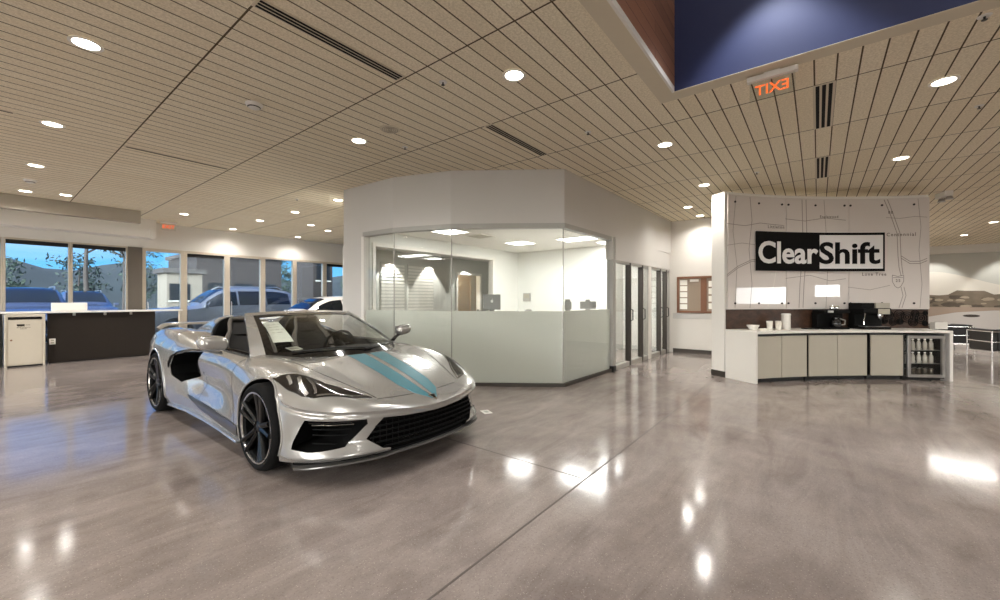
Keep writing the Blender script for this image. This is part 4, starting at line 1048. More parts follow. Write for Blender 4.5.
us = [0.0]
for a, b_ in zip(EXT, EXT[1:]): us.append(us[-1]+math.dist(a[3][:2], b_[3][:2]))
u0, u1 = us[1], us[-2]
def level(u, k): return tuple(fc(us, [n[k][c] for n in EXT], u) for c in range(3))
NU, NV, NC = 240, 48, 40
zc = table([(1.010,.492),(.97,.524),(.9,.556),(.75,.612),(.5,.694),(.25,.762),(0,.818),(-.15,.828),(-.3,.834),(-.5,.838),(-.8,.845),(-1.2,.86),(-1.7,.92),(-2.0,.975),(-2.3,.985),(-2.7,.970),(-3.2,.940),(-3.45,.912),(-3.565,.890)])
zv = table([(1.010,.492),(.97,.518),(.9,.548),(.75,.600),(.5,.674),(.25,.735),(0,.784),(-.3,.812),(-.5,.822),(-.8,.828),(-1.2,.848),(-1.7,.90),(-2.0,.94),(-2.3,.945),(-2.7,.935),(-3.2,.920),(-3.45,.902),(-3.565,.890)])
zf = table([(1.010,.492),(.95,.527),(.86,.562),(.75,.598),(.55,.662),(.35,.728),(.1,.786),(-.2,.820),(-.5,.832),(-1.0,.842),(-1.5,.864),(-1.9,.915),(-2.3,.968),(-2.75,.985),(-3.15,.962),(-3.4,.922),(-3.565,.890)])
G = []; ringL = []
def blendpts(ts, ps, t): return tuple(fc(ts, [p[c] for p in ps], t) for c in range(3))
rows = []
for i in range(NU+1):
    u = u0+(u1-u0)*i/NU
    L = [level(u,k) for k in range(7)]
    x, y0, z0 = L[0]
    yy = max(y0, 1e-6)
    tsc = [0, .22, .50, .80, .93, 1.0]
    zs = [zc(x), zc(x)-.004, zv(x), zf(x), zf(x)*(.52+.24*min(1,max(0,(-x-1.3)/.6)))+z0*(.48-.24*min(1,max(0,(-x-1.3)/.6))), z0]
    row = []
    for j in range(NC+1):
        s = j/NC; row.append((x, yy*s, .85*fc(tsc, zs, s)+.15*lerp(tsc, zs, s)))
    tv = [0]; 
    for a, b_ in zip(L, L[1:]): tv.append(tv[-1]+max(math.dist(a,b_), 1e-4))
    for j in range(1, NV+1):
        q1, t_ = blendpts(tv, L, tv[-1]*j/NV), tv[-1]*j/NV; row.append(tuple(.5*q1[c]+.5*lerp(tv, [p[c] for p in L], t_) for c in range(3)))
    rows.append(row)
bb = MB()
R = [[(x,-y,z) for x,y,z in r] for r in rows]
bb.grid(rows); bb.grid([r[::-1] for r in R])
nb = len(rows[0])-1
bb.grid([[r[-1], q[-1]] for r, q in zip(rows, R)])     # underside
SURF = None
def car_obj(mb, name, mats, parent=car, **k): return mb.build(name, mats, parent, world=False, **k)
body = car_obj(bb, 'body', [M['silver'], M['cavity'], M['interior']], smooth=True, angle=38)
bm = bmesh.new(); bm.from_mesh(body.data); bmesh.ops.remove_doubles(bm, verts=bm.verts, dist=2e-4)
bmesh.ops.dissolve_degenerate(bm, edges=bm.edges, dist=1e-5); bmesh.ops.recalc_face_normals(bm, faces=bm.faces); bm.to_mesh(body.data)
SURF = BVHTree.FromBMesh(bm); bm.free()
def top_at(x, y, off=.003):
    h = SURF.ray_cast(Vector((x,y,3)), Vector((0,0,-1))); 
    return (h[0]+h[1]*off if h[1].z > 0 else h[0]-h[1]*off) if h[0] else Vector((x,y,.5))
def side_at(x, z, s=-1, off=.003):
    h = SURF.ray_cast(Vector((x,s*3,z)), Vector((0,-s,0)))
    if not h[0]: return Vector((x,s*.9,z))
    n = h[1] if h[1].y*s > 0 else -h[1]; return h[0]+n*off
def front_at(y, z, off=.003):
    h = SURF.ray_cast(Vector((4,y,z)), Vector((-1,0,0)))
    if not h[0]: return Vector((.9,y,z))
    n = h[1] if h[1].x > 0 else -h[1]; return h[0]+n*off
def polyline(P, n):
    ds = [0]
    for a, b_ in zip(P, P[1:]): ds.append(ds[-1]+math.dist(a,b_))
    out = []
    for i in range(n+1):
        d = ds[-1]*i/n; k = max(q for q in range(len(P)-1) if ds[q] <= d+1e-9); t = (d-ds[k])/max(ds[k+1]-ds[k],1e-9)
        out.append(tuple(P[k][c]+(P[k+1][c]-P[k][c])*t for c in range(2)))
    return out
def ruled(A, B, n, m, proj, off=.003, th=.002):
    a, b_ = polyline(A, n), polyline(B, n); G = []
    for p, q in zip(a, b_): G.append([tuple(proj(p[0]+(q[0]-p[0])*j/m, p[1]+(q[1]-p[1])*j/m, off)) for j in range(m+1)])
    return G
# cutters -----------------------------------------------------------
cut = MB(); cut.mat(1)
for s in (-1, 1):
    cut.lathe([(.372, .60*s),(.372, 1.3*s)], 64, (0,0,.335), 'y'); cut.lathe([(.388, .56*s),(.388, 1.3*s)], 64, (-WBASE,0,.350), 'y')
gr = [(-.462,.462),(-.566,.318),(-.47,.242),(-.415,.236),(-.37,.10),(.37,.10),(.415,.236),(.47,.242),(.566,.318),(.462,.462),(.30,.452),(0,.442),(-.30,.452)]
cut.prism_axis(gr, .72, 1.5, 'x')
for s in (-1, 1):
    vt = [(s*.868,.470),(s*.572,.466),(s*.560,.428),(s*.690,.282),(s*.862,.246),(s*.914,.256)]
    cut.prism_axis(vt if s > 0 else vt[::-1], .395, 1.5, 'x')
    it = [(-1.45,.800),(-1.85,.772),(-2.09,.718),(-2.18,.60),(-2.15,.505),(-1.93,.448),(-1.58,.535),(-1.55,.66)]
    cut.prism_axis(it if s > 0 else it[::-1], s*.72, s*1.3, 'y')
cut.mat(2)
ck = [(.02,0),(-.02,.18),(-.13,.40),(-.34,.60),(-.58,.735),(-.9,.755),(-1.5,.745),(-1.9,.70),(-2.02,.60),(-2.03,.0)]
cut.prism(ck+[(x,-y) for x,y in ck[-2:0:-1]], .30, 2.0)
co_ = cut.build('cutter', [M['silver'], M['cavity'], M['interior']], car, world=False)
md = body.modifiers.new('cut','BOOLEAN'); md.operation = 'DIFFERENCE'; md.object = co_; md.solver = 'EXACT'
bpy.context.view_layer.update()
dg = bpy.context.evaluated_depsgraph_get()
me = bpy.data.meshes.new_from_object(body.evaluated_get(dg)); body.modifiers.clear(); old = body.data; body.data = me; bpy.data.meshes.remove(old)
bpy.data.objects.remove(co_)
me.shade_smooth(); me.set_sharp_from_angle(angle=math.radians(38))
# wheel arch lips -----------------------------------------------------
for s in (-1, 1):
    for cx, cz, rr, a0, a1 in ((0,.335,.374,-22,205),(-WBASE,.350,.390,-20,205)):
        b = MB(); P = []
        for i in range(41):
            a = math.radians(a0+(a1-a0)*i/40); x, z = cx+rr*math.cos(a), cz+rr*math.sin(a); q = side_at(x, max(z,.17), s, .001); P.append((x, q.y, max(z,.15)))
        b.tube(P, .009, 8); car_obj(b, 'wheel_arch_lip', M['silver'], smooth=True)
# bonnet stripes
for s in (-1, 1):
    A = [(.045,s*.028),(.3,s*.028),(.7,s*.028),(.965,s*.018)]; B = [(.03,s*.190),(.3,s*.185),(.7,s*.165),(.85,s*.125),(.965,s*.024)]
    b = MB(); b.slab(ruled(A, B, 50, 8, lambda x,y,o: top_at(x,y,o), .0025), (0,0,-.002)); car_obj(b, 'bonnet_stripe', M['teal'], smooth=True)
# nose crest
b = MB(); b.slab(ruled([(.925,-.035),(.985,-.004)],[(.925,.035),(.985,.004)], 6, 4, lambda x,y,o: top_at(x,y,o), .007), (0,0,-.004)); nb_ = car_obj(b, 'nose_badge', M['chrome'], smooth=True)
b = MB(); b.slab(ruled([(.931,-.022),(.972,-.003)],[(.931,.022),(.972,.003)], 5, 4, lambda x,y,o: top_at(x,y,o), .009), (0,0,-.003)); car_obj(b, 'badge_field', M['gloss_black'], nb_, smooth=True)
# headlights
UP = [(.09,.868),(.139,.828),(.224,.782),(.449,.676),(.603,.563),(.783,.468)]; LO = [(.09,.872),(.200,.872),(.321,.868),(.470,.840),(.553,.800),(.725,.613),(.783,.468)]
for s in (-1, 1):
    u_ = [(x,s*y) for x,y in UP]; l_ = [(x,s*y) for x,y in LO]
    b = MB(); b.slab(ruled(u_, l_, 44, 12, lambda x,y,o: top_at(x,y,o), .004), (0,0,-.004)); hl = car_obj(b, 'headlight', M['lamp_lens'], smooth=True)
    def strip(P, w_, nm, mat):
        Q = polyline(P, 24); A, B = [], []
        for i, p in enumerate(Q):
            q0, q1 = Q[max(i-1,0)], Q[min(i+1,len(Q)-1)]; dx, dy = q1[0]-q0[0], q1[1]-q0[1]; l = math.hypot(dx,dy) or 1
            A.append((p[0]-dy/l*w_, p[1]+dx/l*w_)); B.append((p[0]+dy/l*w_, p[1]-dx/l*w_))
        b = MB(); b.slab([[tuple(top_at(x,s*y,.008)) for x,y in (a,c)] for a, c in zip(A, B)], (0,0,-.003)); car_obj(b, nm, mat, hl, smooth=True)
    strip([(.30,.775),(.38,.80),(.45,.815),(.50,.812)], .013, 'projector_blade', M['lamp_bright'])
    strip([(.36,.745),(.46,.745),(.52,.760),(.54,.772)], .009, 'projector_blade', M['lamp_bright'])
    strip([(.20,.812),(.26,.822),(.31,.835)], .010, 'projector_blade', M['lamp_bright'])
    strip([(.56,.775),(.66,.665),(.72,.590),(.760,.500)], .005, 'daytime_strip', M['lamp_bright'])
    strip([(.47,.672),(.59,.582),(.68,.530),(.765,.482)], .004, 'upper_trim', M['rim_edge'])
# front grille, vents and splitter
b = MB()
for i in range(7):
    z = .205+i*.039; w_ = .545 if z > .31 else (.44+(z-.24)*1.4 if z > .236 else .39)
    w_ = min(w_, .566-(z-.318)*.68 if z > .318 else w_)
    P = []
    for j in range(25):
        y = -w_+2*w_*j/24; P.append((.955-.30*abs(y)**2.2-.0, y, z))
    b.tube(P, .0065, 6)
for i in range(23):
    y = -.52+i*1.04/22; b.tube([(.95-.30*abs(y)**2.2, y, .235+(.05 if abs(y)>.44 else 0)),(.95-.30*abs(y)**2.2, y, .455-(.12 if abs(y)>.5 else .02))], .004, 5)
car_obj(b, 'grille_mesh', M['flat_black'], smooth=True)
for s in (-1, 1):
    b = MB(); P = [(front_at(s*y, .440, -.035)) for y in (.600,.66,.72,.78,.83,.860)]; b.tube(P, .012, 8, flat=.7); v = car_obj(b, 'vent_blade', M['gloss_black'], smooth=True)
    b = MB(); P = [(front_at(s*y, .425, -.022)) for y in (.64,.70,.76,.81,.845)]; b.tube(P, .0035, 6); car_obj(b, 'marker_strip', M['lamp_bright'], v, smooth=True)
    b = MB()
    for z in (.30,.34,.38,.415):
        b.tube([front_at(s*y, z, -.07) for y in ((.72,.77,.82,.855) if z < .33 else (.66,.72,.78,.83,.855))], .005, 6)
    car_obj(b, 'vent_mesh', M['flat_black'], smooth=True)
def fr_level(z):
    pass
b = MB(); G = []; b2 = MB(); G2 = []
zsp = table([(0,.196),(.36,.192),(.45,.182),(.66,.174),(.80,.158),(.93,.118)])
NP = table([(n[5][1], n[5][0]) for n in ND[:7]])
for i in range(81):
    y = -.912+1.824*i/80; x = NP(abs(y))-.006; z = zsp(abs(y))
    G.append([(x-.10,y*.97,z-.012),(x+.002,y*.998,z-.010),(x+.010,y,z-.003),(x+.006,y,z+.004),(x-.10,y*.97,z+.006)])
    G2.append([(x-.04,y*.97,z+.004),(x-.04,y*.97,z+.07)])
b.grid(G); car_obj(b, 'splitter', M['splitter'], smooth=True, angle=30)
b2.slab(G2, (-.02,0,0)); car_obj(b2, 'splitter_gap', M['cavity'], smooth=True)
# dark tubes along the bonnet edge and panel gaps
def gap(P, proj, r=.0035, name='panel_gap', mat='cavity'):
    b = MB(); b.tube([tuple(proj(*p)) for p in polyline(P, 40)], r, 6, flat=1); car_obj(b, name, M[mat], smooth=True)
for s in (-1, 1):
    gap([(.80,s*.44),(.72,s*.46),(.55,s*.52),(.30,s*.60),(.0,s*.66),(-.30,s*.70)], lambda x,y: top_at(x,y,-.0015))
    gap([(-.56,.80),(-.60,.70),(-.58,.52),(-.52,.36),(-.50,.24)], lambda x,z: side_at(x,z,s,-.0015))
    gap([(-.50,.245),(-1.0,.275),(-1.46,.315)], lambda x,z: side_at(x,z,s,-.0015))
    gap([(-1.46,.315),(-1.47,.42),(-1.475,.54)], lambda x,z: side_at(x,z,s,-.0015))
gap([(.815,-.44),(.845,-.25),(.86,-.13)], lambda x,y: top_at(x,y,-.0015)); gap([(.815,.44),(.845,.25),(.86,.13)], lambda x,y: top_at(x,y,-.0015))
# lower side: dark sill wedge and silver rocker edge
for s in (-1, 1):
    b = MB(); b.slab(ruled([(-.42,.262),(-.9,.285),(-1.4,.325),(-1.72,.345)], [(-.42,.165),(-.9,.195),(-1.4,.25),(-1.72,.335)], 40, 6, lambda x,z,o: side_at(x,z,s,o), .006), (0,0,-.001)); car_obj(b, 'sill_panel', M['sill'], smooth=True)
    b = MB(); P = [tuple(side_at(x, z, s, .012)) for x,z in ((-.40,.135),(-.8,.15),(-1.2,.165),(-1.7,.175),(-2.3,.16))]; b.tube(P, .022, 8, flat=.7); car_obj(b, 'rocker_edge', M['silver'], smooth=True)
    # intake blade and inner duct
    b = MB(); P = [tuple(side_at(x, z, s, .010)) for x,z in ((-1.10,.812),(-1.40,.815),(-1.75,.797),(-1.98,.765),(-2.12,.715),(-2.19,.64),(-2.20,.58))]; b.tube(P, [.012,.017,.019,.019,.018,.014,.007], 8, flat=.55); car_obj(b, 'intake_blade', M['gloss_black'], smooth=True)
    b = MB(); b.slab([[(-1.48-.14*t, s*(.852-.10*t+.0), z) for z in (.56+.0*t,.68,.79)] for t in (0,.35,.7,1)], (0,-s*.008,0)); car_obj(b, 'intake_duct', M['silver'], smooth=True)
# windscreen ----------------------------------------------------------
def base(t): return Vector((.0-.50*abs(t)**2.0, .738*t, .826-.004*abs(t)**2))
def head(t): return Vector((-1.09-.075*abs(t)**2.4, .565*t, 1.186-.022*abs(t)**2.5))
def ws(t, k):
    p = base(t).lerp(head(t), k); n = Vector((.45,0,.8)); return p+n*(.05*math.sin(PI*k)*(1-.55*abs(t)**2))
b = MB(); b.slab([[tuple(ws(-1+2*i/28, j/14)) for j in range(15)] for i in range(29)], (-.003,0,-.004)); wsc = car_obj(b, 'windscreen', M['carglass'], smooth=True)
def band(mb, t0f, t1f, k0f, k1f, n, m, lift, th):
    G = []
    for i in range(n+1):
        a = i/n; R_ = []
        for j in range(m+1):
            c = j/m; t = t0f(a,c); k = k0f(a,c); p = ws(t, k); R_.append(tuple(p+Vector((.45,0,.8)).normalized()*lift))
        G.append(R_)
    mb.slab(G, (-th*.45,0,-th*.8))
for s in (-1, 1):
    b = MB(); band(b, lambda a,c: s*(1.065-.115*c), None, lambda a,c: -.02+a*1.04, None, 22, 4, .006, .03); car_obj(b, 'windscreen_pillar', M['silver'], smooth=True)
    b = MB(); band(b, lambda a,c: s*(.955-.075*c), None, lambda a,c: a*.97, None, 22, 3, .003, .01); car_obj(b, 'windscreen_seal', M['gloss_black'], smooth=True)
b = MB(); band(b, lambda a,c: -1.06+2.12*a, None, lambda a,c: .955+.095*c, None, 30, 4, .007, .035); car_obj(b, 'header_rail', M['silver'], smooth=True)
b = MB(); band(b, lambda a,c: -.95+1.9*a, None, lambda a,c: .895+.062*c, None, 30, 3, .003, .01); car_obj(b, 'header_seal', M['gloss_black'], smooth=True)
b = MB(); band(b, lambda a,c: -.98+1.96*a, None, lambda a,c: -.03+.085*c, None, 30, 3, .003, .01); car_obj(b, 'cowl_panel', M['gloss_black'], smooth=True)
for y0, y1 in ((-.55,.10),(.02,.62)):
    b = MB(); P = []
    for i in range(9):
        t = (y0+(y1-y0)*i/8)/.735; p = ws(t, .03+.05*math.sin(PI*i/8)*(1 if y0<0 else .7)); P.append(tuple(p+Vector((.012,0,.014))))
    b.tube(P, .007, 6); car_obj(b, 'wiper', M['black'], smooth=True)
# interior ---------------------------------------------------------------
b = MB(); G = []
for i in range(25):
    y = -.70+1.40*i/24; G.append([(-.03-.75*abs(y)**1.9,y,.800),(-.30-.40*abs(y)**2,y,.812),(-.60-.05*abs(y),y,.812+.01*math.cos(y*5)),(-.78,y,.795+.02*math.exp(-((y-.36)/.2)**2)),(-.90,y,.76+.03*math.exp(-((y-.36)/.2)**2)),(-.93,y,.66),(-.86,y,.42)])
b.grid(G); car_obj(b, 'dashboard', M['interior'], smooth=True)
b = MB(); b.box(-1.95,-.86,-.11,.11,.32,.56); b.box(-1.7,-1.0,-.10,.10,.56,.60); car_obj(b, 'centre_console', M['interior'], bevel=.03)
for s in (-1, 1):
    b = MB(); b.grid([[(x, s*.735, .32),(x, s*.725, .55),(x, s*.705, .70),(x, s*.735, .832),(x, s*.79, .846)] for x in (-.62,-.9,-1.2,-1.5,-1.9)]); car_obj(b, 'door_card', M['interior'], smooth=True)
    b = MB(); b.tube([tuple(Vector((x, s*.765, top_at(x, s*.80, 0).z+.006))) for x in (-.58,-.8,-1.1,-1.4,-1.7,-1.95)], .012, 8, flat=.8); car_obj(b, 'belt_strip', M['gloss_black'], smooth=True)
# steering wheel
b = MB(); C0 = Vector((-1.06,.365,.80)); ax = Vector((-.92,0,.39)).normalized(); e1 = Vector((0,1,0)); e2_ = ax.cross(e1).normalized()
b.tube([tuple(C0+(e1*math.cos(a)*.175+e2_*math.sin(a)*.165)) for a in [2*PI*i/32 for i in range(32)]], .016, 8, closed=True); sw = car_obj(b, 'steering_wheel', M['interior'], smooth=True)
b = MB()
for a in (0, PI, -PI/2): b.tube([tuple(C0), tuple(C0+(e1*math.cos(a)+e2_*math.sin(a))*.165)], [.03,.014], 8, flat=.5)
b.tube([tuple(C0+ax*.03), tuple(C0-ax*.03), tuple(C0-ax*.2)], [.05,.055,.03], 14); car_obj(b, 'steering_hub', M['seat_leather'], sw, smooth=True)
# seats
def seat(y):
    r = bpy.data.objects.new('seat', None); COL.objects.link(r); r.parent = car
    def g(name, fn, mat, n=14, m=8, th=.05):
        G = [[fn(i/n, j/m*2-1) for j in range(m+1)] for i in range(n+1)]; b = MB(); b.slab(G, (-.02,0,-th)); b.build(name, mat, r, world=False, smooth=True)
    def backp(k, v, w_, lift=0): # k 0 bottom..1 top
        x = -1.52-.40*k; z = .50+.60*k; return Vector((x+lift*.82, y+v*w_, z+lift*.55))
    g('cushion', lambda a,v: (-1.52+.52*a, y+v*(.20), .50+.05*abs(v)**3+.05*a), M['seat_leather'], th=.14)
    g('backrest', lambda a,v: tuple(backp(a*.93, v, .19-.09*max(0,a-.62)/.38, .03*abs(v)**2)), M['seat_leather'], th=.07)
    for s in (-1, 1):
        b = MB(); P = [tuple(backp(k, s, w_, .05)) for k, w_ in ((0,.20),(.15,.225),(.35,.24),(.5,.235),(.62,.20),(.74,.155),(.88,.14),(.97,.115))]; b.tube(P, [.022,.032,.036,.034,.026,.02,.02,.017], 10); b.build('side_bolster', M['seat_edge'], r, world=False, smooth=True)
    b = MB(); P = [tuple(backp(.97, v, .115, .04)) for v in (-1,-.5,0,.5,1)]; b.tube(P, .024, 10); b.build('headrest_top', M['seat_edge'], r, world=False, smooth=True)
    g('headrest', lambda a,v: tuple(backp(.70+.27*a, v, .125-.01*a, .02)), M['seat_leather'], 8, 6, th=.06)
    for s in (-1,1):
        b = MB(); b.tube([(-1.02,y+s*.17,.56),(-1.25,y+s*.21,.60),(-1.5,y+s*.215,.60)], [.03,.045,.045], 10); b.build('cushion_bolster', M['seat_edge'], r, world=False, smooth=True)
seat(-.37); seat(.37)
# nacelles behind the seats
for s in (-1, 1):
    G = []
    for i in range(25):
        t = i/24; x = -2.03-1.05*t; w_ = .235-.10*t; zt = fc([0,.1,.3,.55,.8,1],[1.135,1.140,1.115,1.055,.985,.925], t); c = s*(.40-.03*t); R_ = []
        for j in range(17):
            a = PI*j/16; R_.append((x+.13*(1-t)**3*math.sin(a), c+w_*math.copysign(abs(math.cos(a))**.75, math.cos(a)), .86+(zt-.86)*math.sin(a)**.62))
        G.append(R_)
    b = MB(); b.add(G[0], [tuple(range(17))])
    inner = MB()
    for i in range(24):
        for j in range(16):
            tgt = inner if (i < 5 and (j >= 9 if s > 0 else j < 7)) else b
            tgt.add([G[i][j],G[i][j+1],G[i+1][j+1],G[i+1][j]], [(0,1,2,3)])
    car_obj(b, 'seat_fairing', M['silver'], smooth=True); car_obj(inner, 'fairing_side', M['interior'], smooth=True)
    b = MB(); R_ = [(x+.006, s*.40+(y-s*.40)*.93, .865+(z-.86)*.95) for x,y,z in G[0]]; b.add(R_, [tuple(range(17))]); b.add([(x-.006,y,z) for x,y,z in R_], [tuple(range(16,-1,-1))]); car_obj(b, 'fairing_insert', M['interior'])
b = MB(); b.grid([[(-2.03-1.0*i/10, y, zc(-2.03-1.0*i/10)+.012-.10*(abs(y)/.2)**4) for y in (-.18,-.12,-.06,0,.06,.12,.18)] for i in range(11)]); car_obj(b, 'engine_cover', M['silver'], smooth=True)
# rear wing
b = MB(); G = []
for i in range(33):
    t = -1+2*i/32; y = .83*t; sag = -.055*max(0,(abs(t)-.86)/.14)**1.5; xx = -3.33+.10*max(0,(abs(t)-.8)/.2)**1.5
    G.append([(xx+.075,y,.990+sag),(xx+.03,y,1.012+sag),(xx-.05,y,1.020+sag),(xx-.10,y,1.022+sag),(xx-.10,y,1.004+sag),(xx,y,.988+sag)])
b.grid(G, closed_v=True); b.add(G[0], [tuple(range(6))]); b.add(G[-1], [tuple(range(5,-1,-1))]); sp_ = car_obj(b, 'rear_wing', M['silver'], smooth=True, angle=50)
for y in (-.62,.62):
    b = MB(); b.box(-3.39,-3.29,y-.015,y+.015,.90,.995); car_obj(b, 'wing_post', M['silver'], sp_, bevel=.004)
for s in (-1, 1):
    for yy in (.62,.42):
        b = MB(); b.obox((-3.565 if yy<.5 else -3.51, s*yy, .72), (.04,.15,.085), s*(-.16 if yy<.5 else -.4)); car_obj(b, 'tail_light', pm('red_lamp', (120,16,16), .15, coat=1) if 'red_lamp' not in M else M['red_lamp'], bevel=.015)
# mirrors
for s in (-1, 1):
    b = MB(); G = []
    for i in range(13):
        t = -1+2*i/12; y = s*(1.03+.115*t); R_ = []
        k = (1-abs(t)**4.5)**.5 if abs(t)<1 else 0.02
        for j in range(20):
            a = 2*PI*j/20; cx_, cz_ = math.cos(a), math.sin(a)
            R_.append((-.70+.085*k*cx_*(1 if cx_>0 else .55)+.02*(-t), y, .948+.066*k*math.copysign(abs(cz_)**.8,cz_)+.012*(t)))
        G.append(R_)
    b.grid(G, closed_v=True); b.add(G[0],[tuple(range(20))]); b.add(G[-1],[tuple(range(19,-1,-1))]); mo = car_obj(b, 'wing_mirror', M['silver'], smooth=True, angle=60)
    b = MB(); b.slab([[(-.750, s*(.955+.15*i/6), .90+.09*j/4) for j in range(5)] for i in range(7)], (-.004,0,0)); car_obj(b, 'mirror_glass', M['chrome'], mo)
    b = MB(); b.tube([(-.60,s*.80,.842),(-.64,s*.87,.872),(-.68,s*.96,.895)], [.030,.026,.024], 10, flat=.5); car_obj(b, 'mirror_arm', M['gloss_black'], mo, smooth=True)
# rear view mirror
b = MB(); b.obox((-1.10,.0,1.105), (.02,.22,.055), 0, 0, .15); rm = car_obj(b, 'rear_view_mirror', M['black'], bevel=.012)
b = MB(); b.tube([(-1.085,0,1.12),(-1.06,0,1.165)], .010, 8); car_obj(b, 'mirror_stalk', M['black'], rm, smooth=True)
# wheels
def wheel(name, x, s, R_, rim, width):
    r = bpy.data.objects.new('wheel', None); COL.objects.link(r); r.parent = car; r.matrix_basis = Matrix.Translation((x, s*(.972-width/2), R_+.0005))
    w2 = width/2
    b = MB(); pr = [(rim-.005,-w2+.02),(rim+.02,-w2),(R_-.035,-w2-.004),(R_-.012,-w2+.012),(R_,-w2+.04),(R_,w2-.04),(R_-.012,w2-.012),(R_-.035,w2+.004),(rim+.02,w2),(rim-.005,w2-.02)]
    b.lathe(pr, 56, (0,0,0), 'y', caps=False); b.build('tyre', M['rubber'], r, world=False, smooth=True)
    f = s*w2
    b = MB(); b.lathe([(rim-.004,-w2+.01),(rim-.03,-w2+.03),(rim-.035,0),(rim-.03,w2-.03),(rim-.004,w2-.01)], 56, (0,0,0), 'y', caps=False); b.lathe([(rim-.03,f-s*.13),(.05,f-s*.13)], 40, (0,0,0), 'y', caps=False); b.build('rim_barrel', M['cavity'], r, world=False, smooth=True)
    b = MB(); b.lathe([(rim+.004,f-s*.012),(rim+.006,f-s*.003),(rim-.006,f-s*.004),(rim-.010,f-s*.016)], 64, (0,0,0), 'y', caps=False); b.build('rim_lip', M['rim_edge'], r, world=False, smooth=True)
    for k in range(5):
        a0 = 2*PI*k/5+PI/2+.2*s
        b = MB()
        for d in (-1, 1):
            ca = lambda rad, off: (rad*math.cos(a0)-off*math.sin(a0), rad*math.sin(a0)+off*math.cos(a0))
            P = []
            for rad, off, yy in ((.045,.014,-.050),(.10,.022,-.042),(.17,.032,-.030),(rim-.012,.046,-.018)):
                q = ca(rad, d*off); P.append((q[0], f+s*yy, q[1]))
            b.tube(P, [.036,.032,.030,.034], 8, flat=.7)
        sp = b.build('spoke', M['rim_black'], r, world=False, smooth=True)
        b = MB()
        for d in (-1, 1):
            P = []
            for rad, off, yy in ((.08,.030,-.030),(.17,.044,-.022),(rim-.014,.060,-.010)):
                q = (rad*math.cos(a0)-d*off*math.sin(a0), rad*math.sin(a0)+d*off*math.cos(a0)); P.append((q[0], f+s*yy-s*.002, q[1]))
            b.tube(P, .0035, 5)
        b.build('spoke_edge', M['rim_edge'], sp, world=False, smooth=True)
    b = MB(); b.lathe([(0,f-s*.02),(.03,f-s*.02),(.052,f-s*.032),(.06,f-s*.07)], 28, (0,0,0), 'y', caps=False); b.build('hub_cap', M['rim_black'], r, world=False, smooth=True)
    b = MB(); b.lathe([(.06,f-s*.105),(rim-.06,f-s*.105),(rim-.06,f-s*.125),(.06,f-s*.125)], 40, (0,0,0), 'y', caps=False); b.build('brake_disc', M['disc'], r, world=False, smooth=True)
    b = MB(); 
    G = [[((rim-.05-q)*math.cos(a), f-s*.085, (rim-.05-q)*math.sin(a)) for q in (0,.04,.075)] for a in [PI*.15+PI*.3*i/8 if x<0 else PI*.85-PI*.3*i/8 for i in range(9)]]
    b.slab(G, (0,-s*.05,0)); b.build('brake_caliper', M['gloss_black'], r, world=False)
for s in (-1, 1): wheel('f', 0, s, .335, .268, .25); wheel('r', -WBASE, s, .350, .280, .30)
# documents behind the windscreen
def ws_in(t, k, d=.03): return ws(t, k)-Vector((.45,0,.8)).normalized()*d
r = empty('window_sticker', (0,0,0), 0, 'white price sheet behind the passenger side of the windscreen', 'price sheet')
r.matrix_basis = xf(car) @ Matrix.Translation(ws_in(-.62,.55))
inv = Matrix.Translation(-ws_in(-.62,.55))
G = [[inv @ ws_in(-.84+.20*i/6, .30+.50*j/6, .03) for j in range(7)] for i in range(7)]
b = MB(); b.slab([[tuple(p) for p in R_] for R_ in G], (-.0006,0,-.001)); b.build('sheet', M['paper'], r, world=False)
b = MB(); random.seed(8)
for j in range(5):
    k = .50+.07*j; t0 = -.81; 
    while t0 < -.68:
        l = random.uniform(.03,.06); P = [[tuple(inv @ ws_in(t, kk, .0285)) for kk in (k,k+.014)] for t in (t0, min(t0+l,-.65))]; b.grid(P); t0 += l+.02
b.build('print_lines', M['cab_grey'], r, world=False)
r = empty('dash_card', (0,0,0), 0, 'small white card lying on the passenger side of the dashboard', 'card')
r.matrix_basis = xf(car) @ Matrix.Translation((-.70,-.33,.835))
b = MB(); b.obox((0,0,0), (.09,.14,.004), .3, 0, .25); b.build('sheet', M['paper'], r, world=False); b = MB(); b.obox((.0,0,.004), (.05,.10,.002), .3, 0, .25); b.build('print', M['cab_grey'], r, world=False)
# ------------------------------------------------------------------ outside: asphalt, hills, buildings, parked vehicles, trees; and the white coupe indoors
def mat_asphalt():
    t = NT('asphalt'); n = t.noise(.8, 5, .6, t.coord()); f = t.noise(60, 3, .7, t.coord())
    t.set(Base_Color=t.mix(f, t.mix(n, lin((52,54,58)), lin((74,76,80))), lin((96,97,99))), Roughness=.85); return t.m
b = MB(); b.box(-60,90,YWO,140,-.14,-.02); b.box(XB-.2,90,-80,YR-.21,-.14,-.02); b.box(-120,-31,-80,YWO-.001,-.14,-.02); struct(b.build('ground_outside', mat_asphalt()))
b = MB(); b.box(-30.99,XB-.21,-80,YWO-.001,-.14,-.02); struct(b.build('ground_bounce', pm('pale_bounce_ground', (206,200,190), .85, var=.06, nscale=1)))  # pale ground added behind the room to bounce light up to the ceiling
M['bay_line'] = pm('white_road_paint', (200,200,196), .7)
for i, x in enumerate((-.55,2.05)):
    o = MB().box(x-.05,x+.05,16.0,21.0,-.0195,-.0165).build('ground_outside_marking', M['bay_line']); struct(o)
M['hill'] = pm('dark_hill_scrub', (26,32,33), .95, var=.45, nscale=.35)
random.seed(21)
G = []
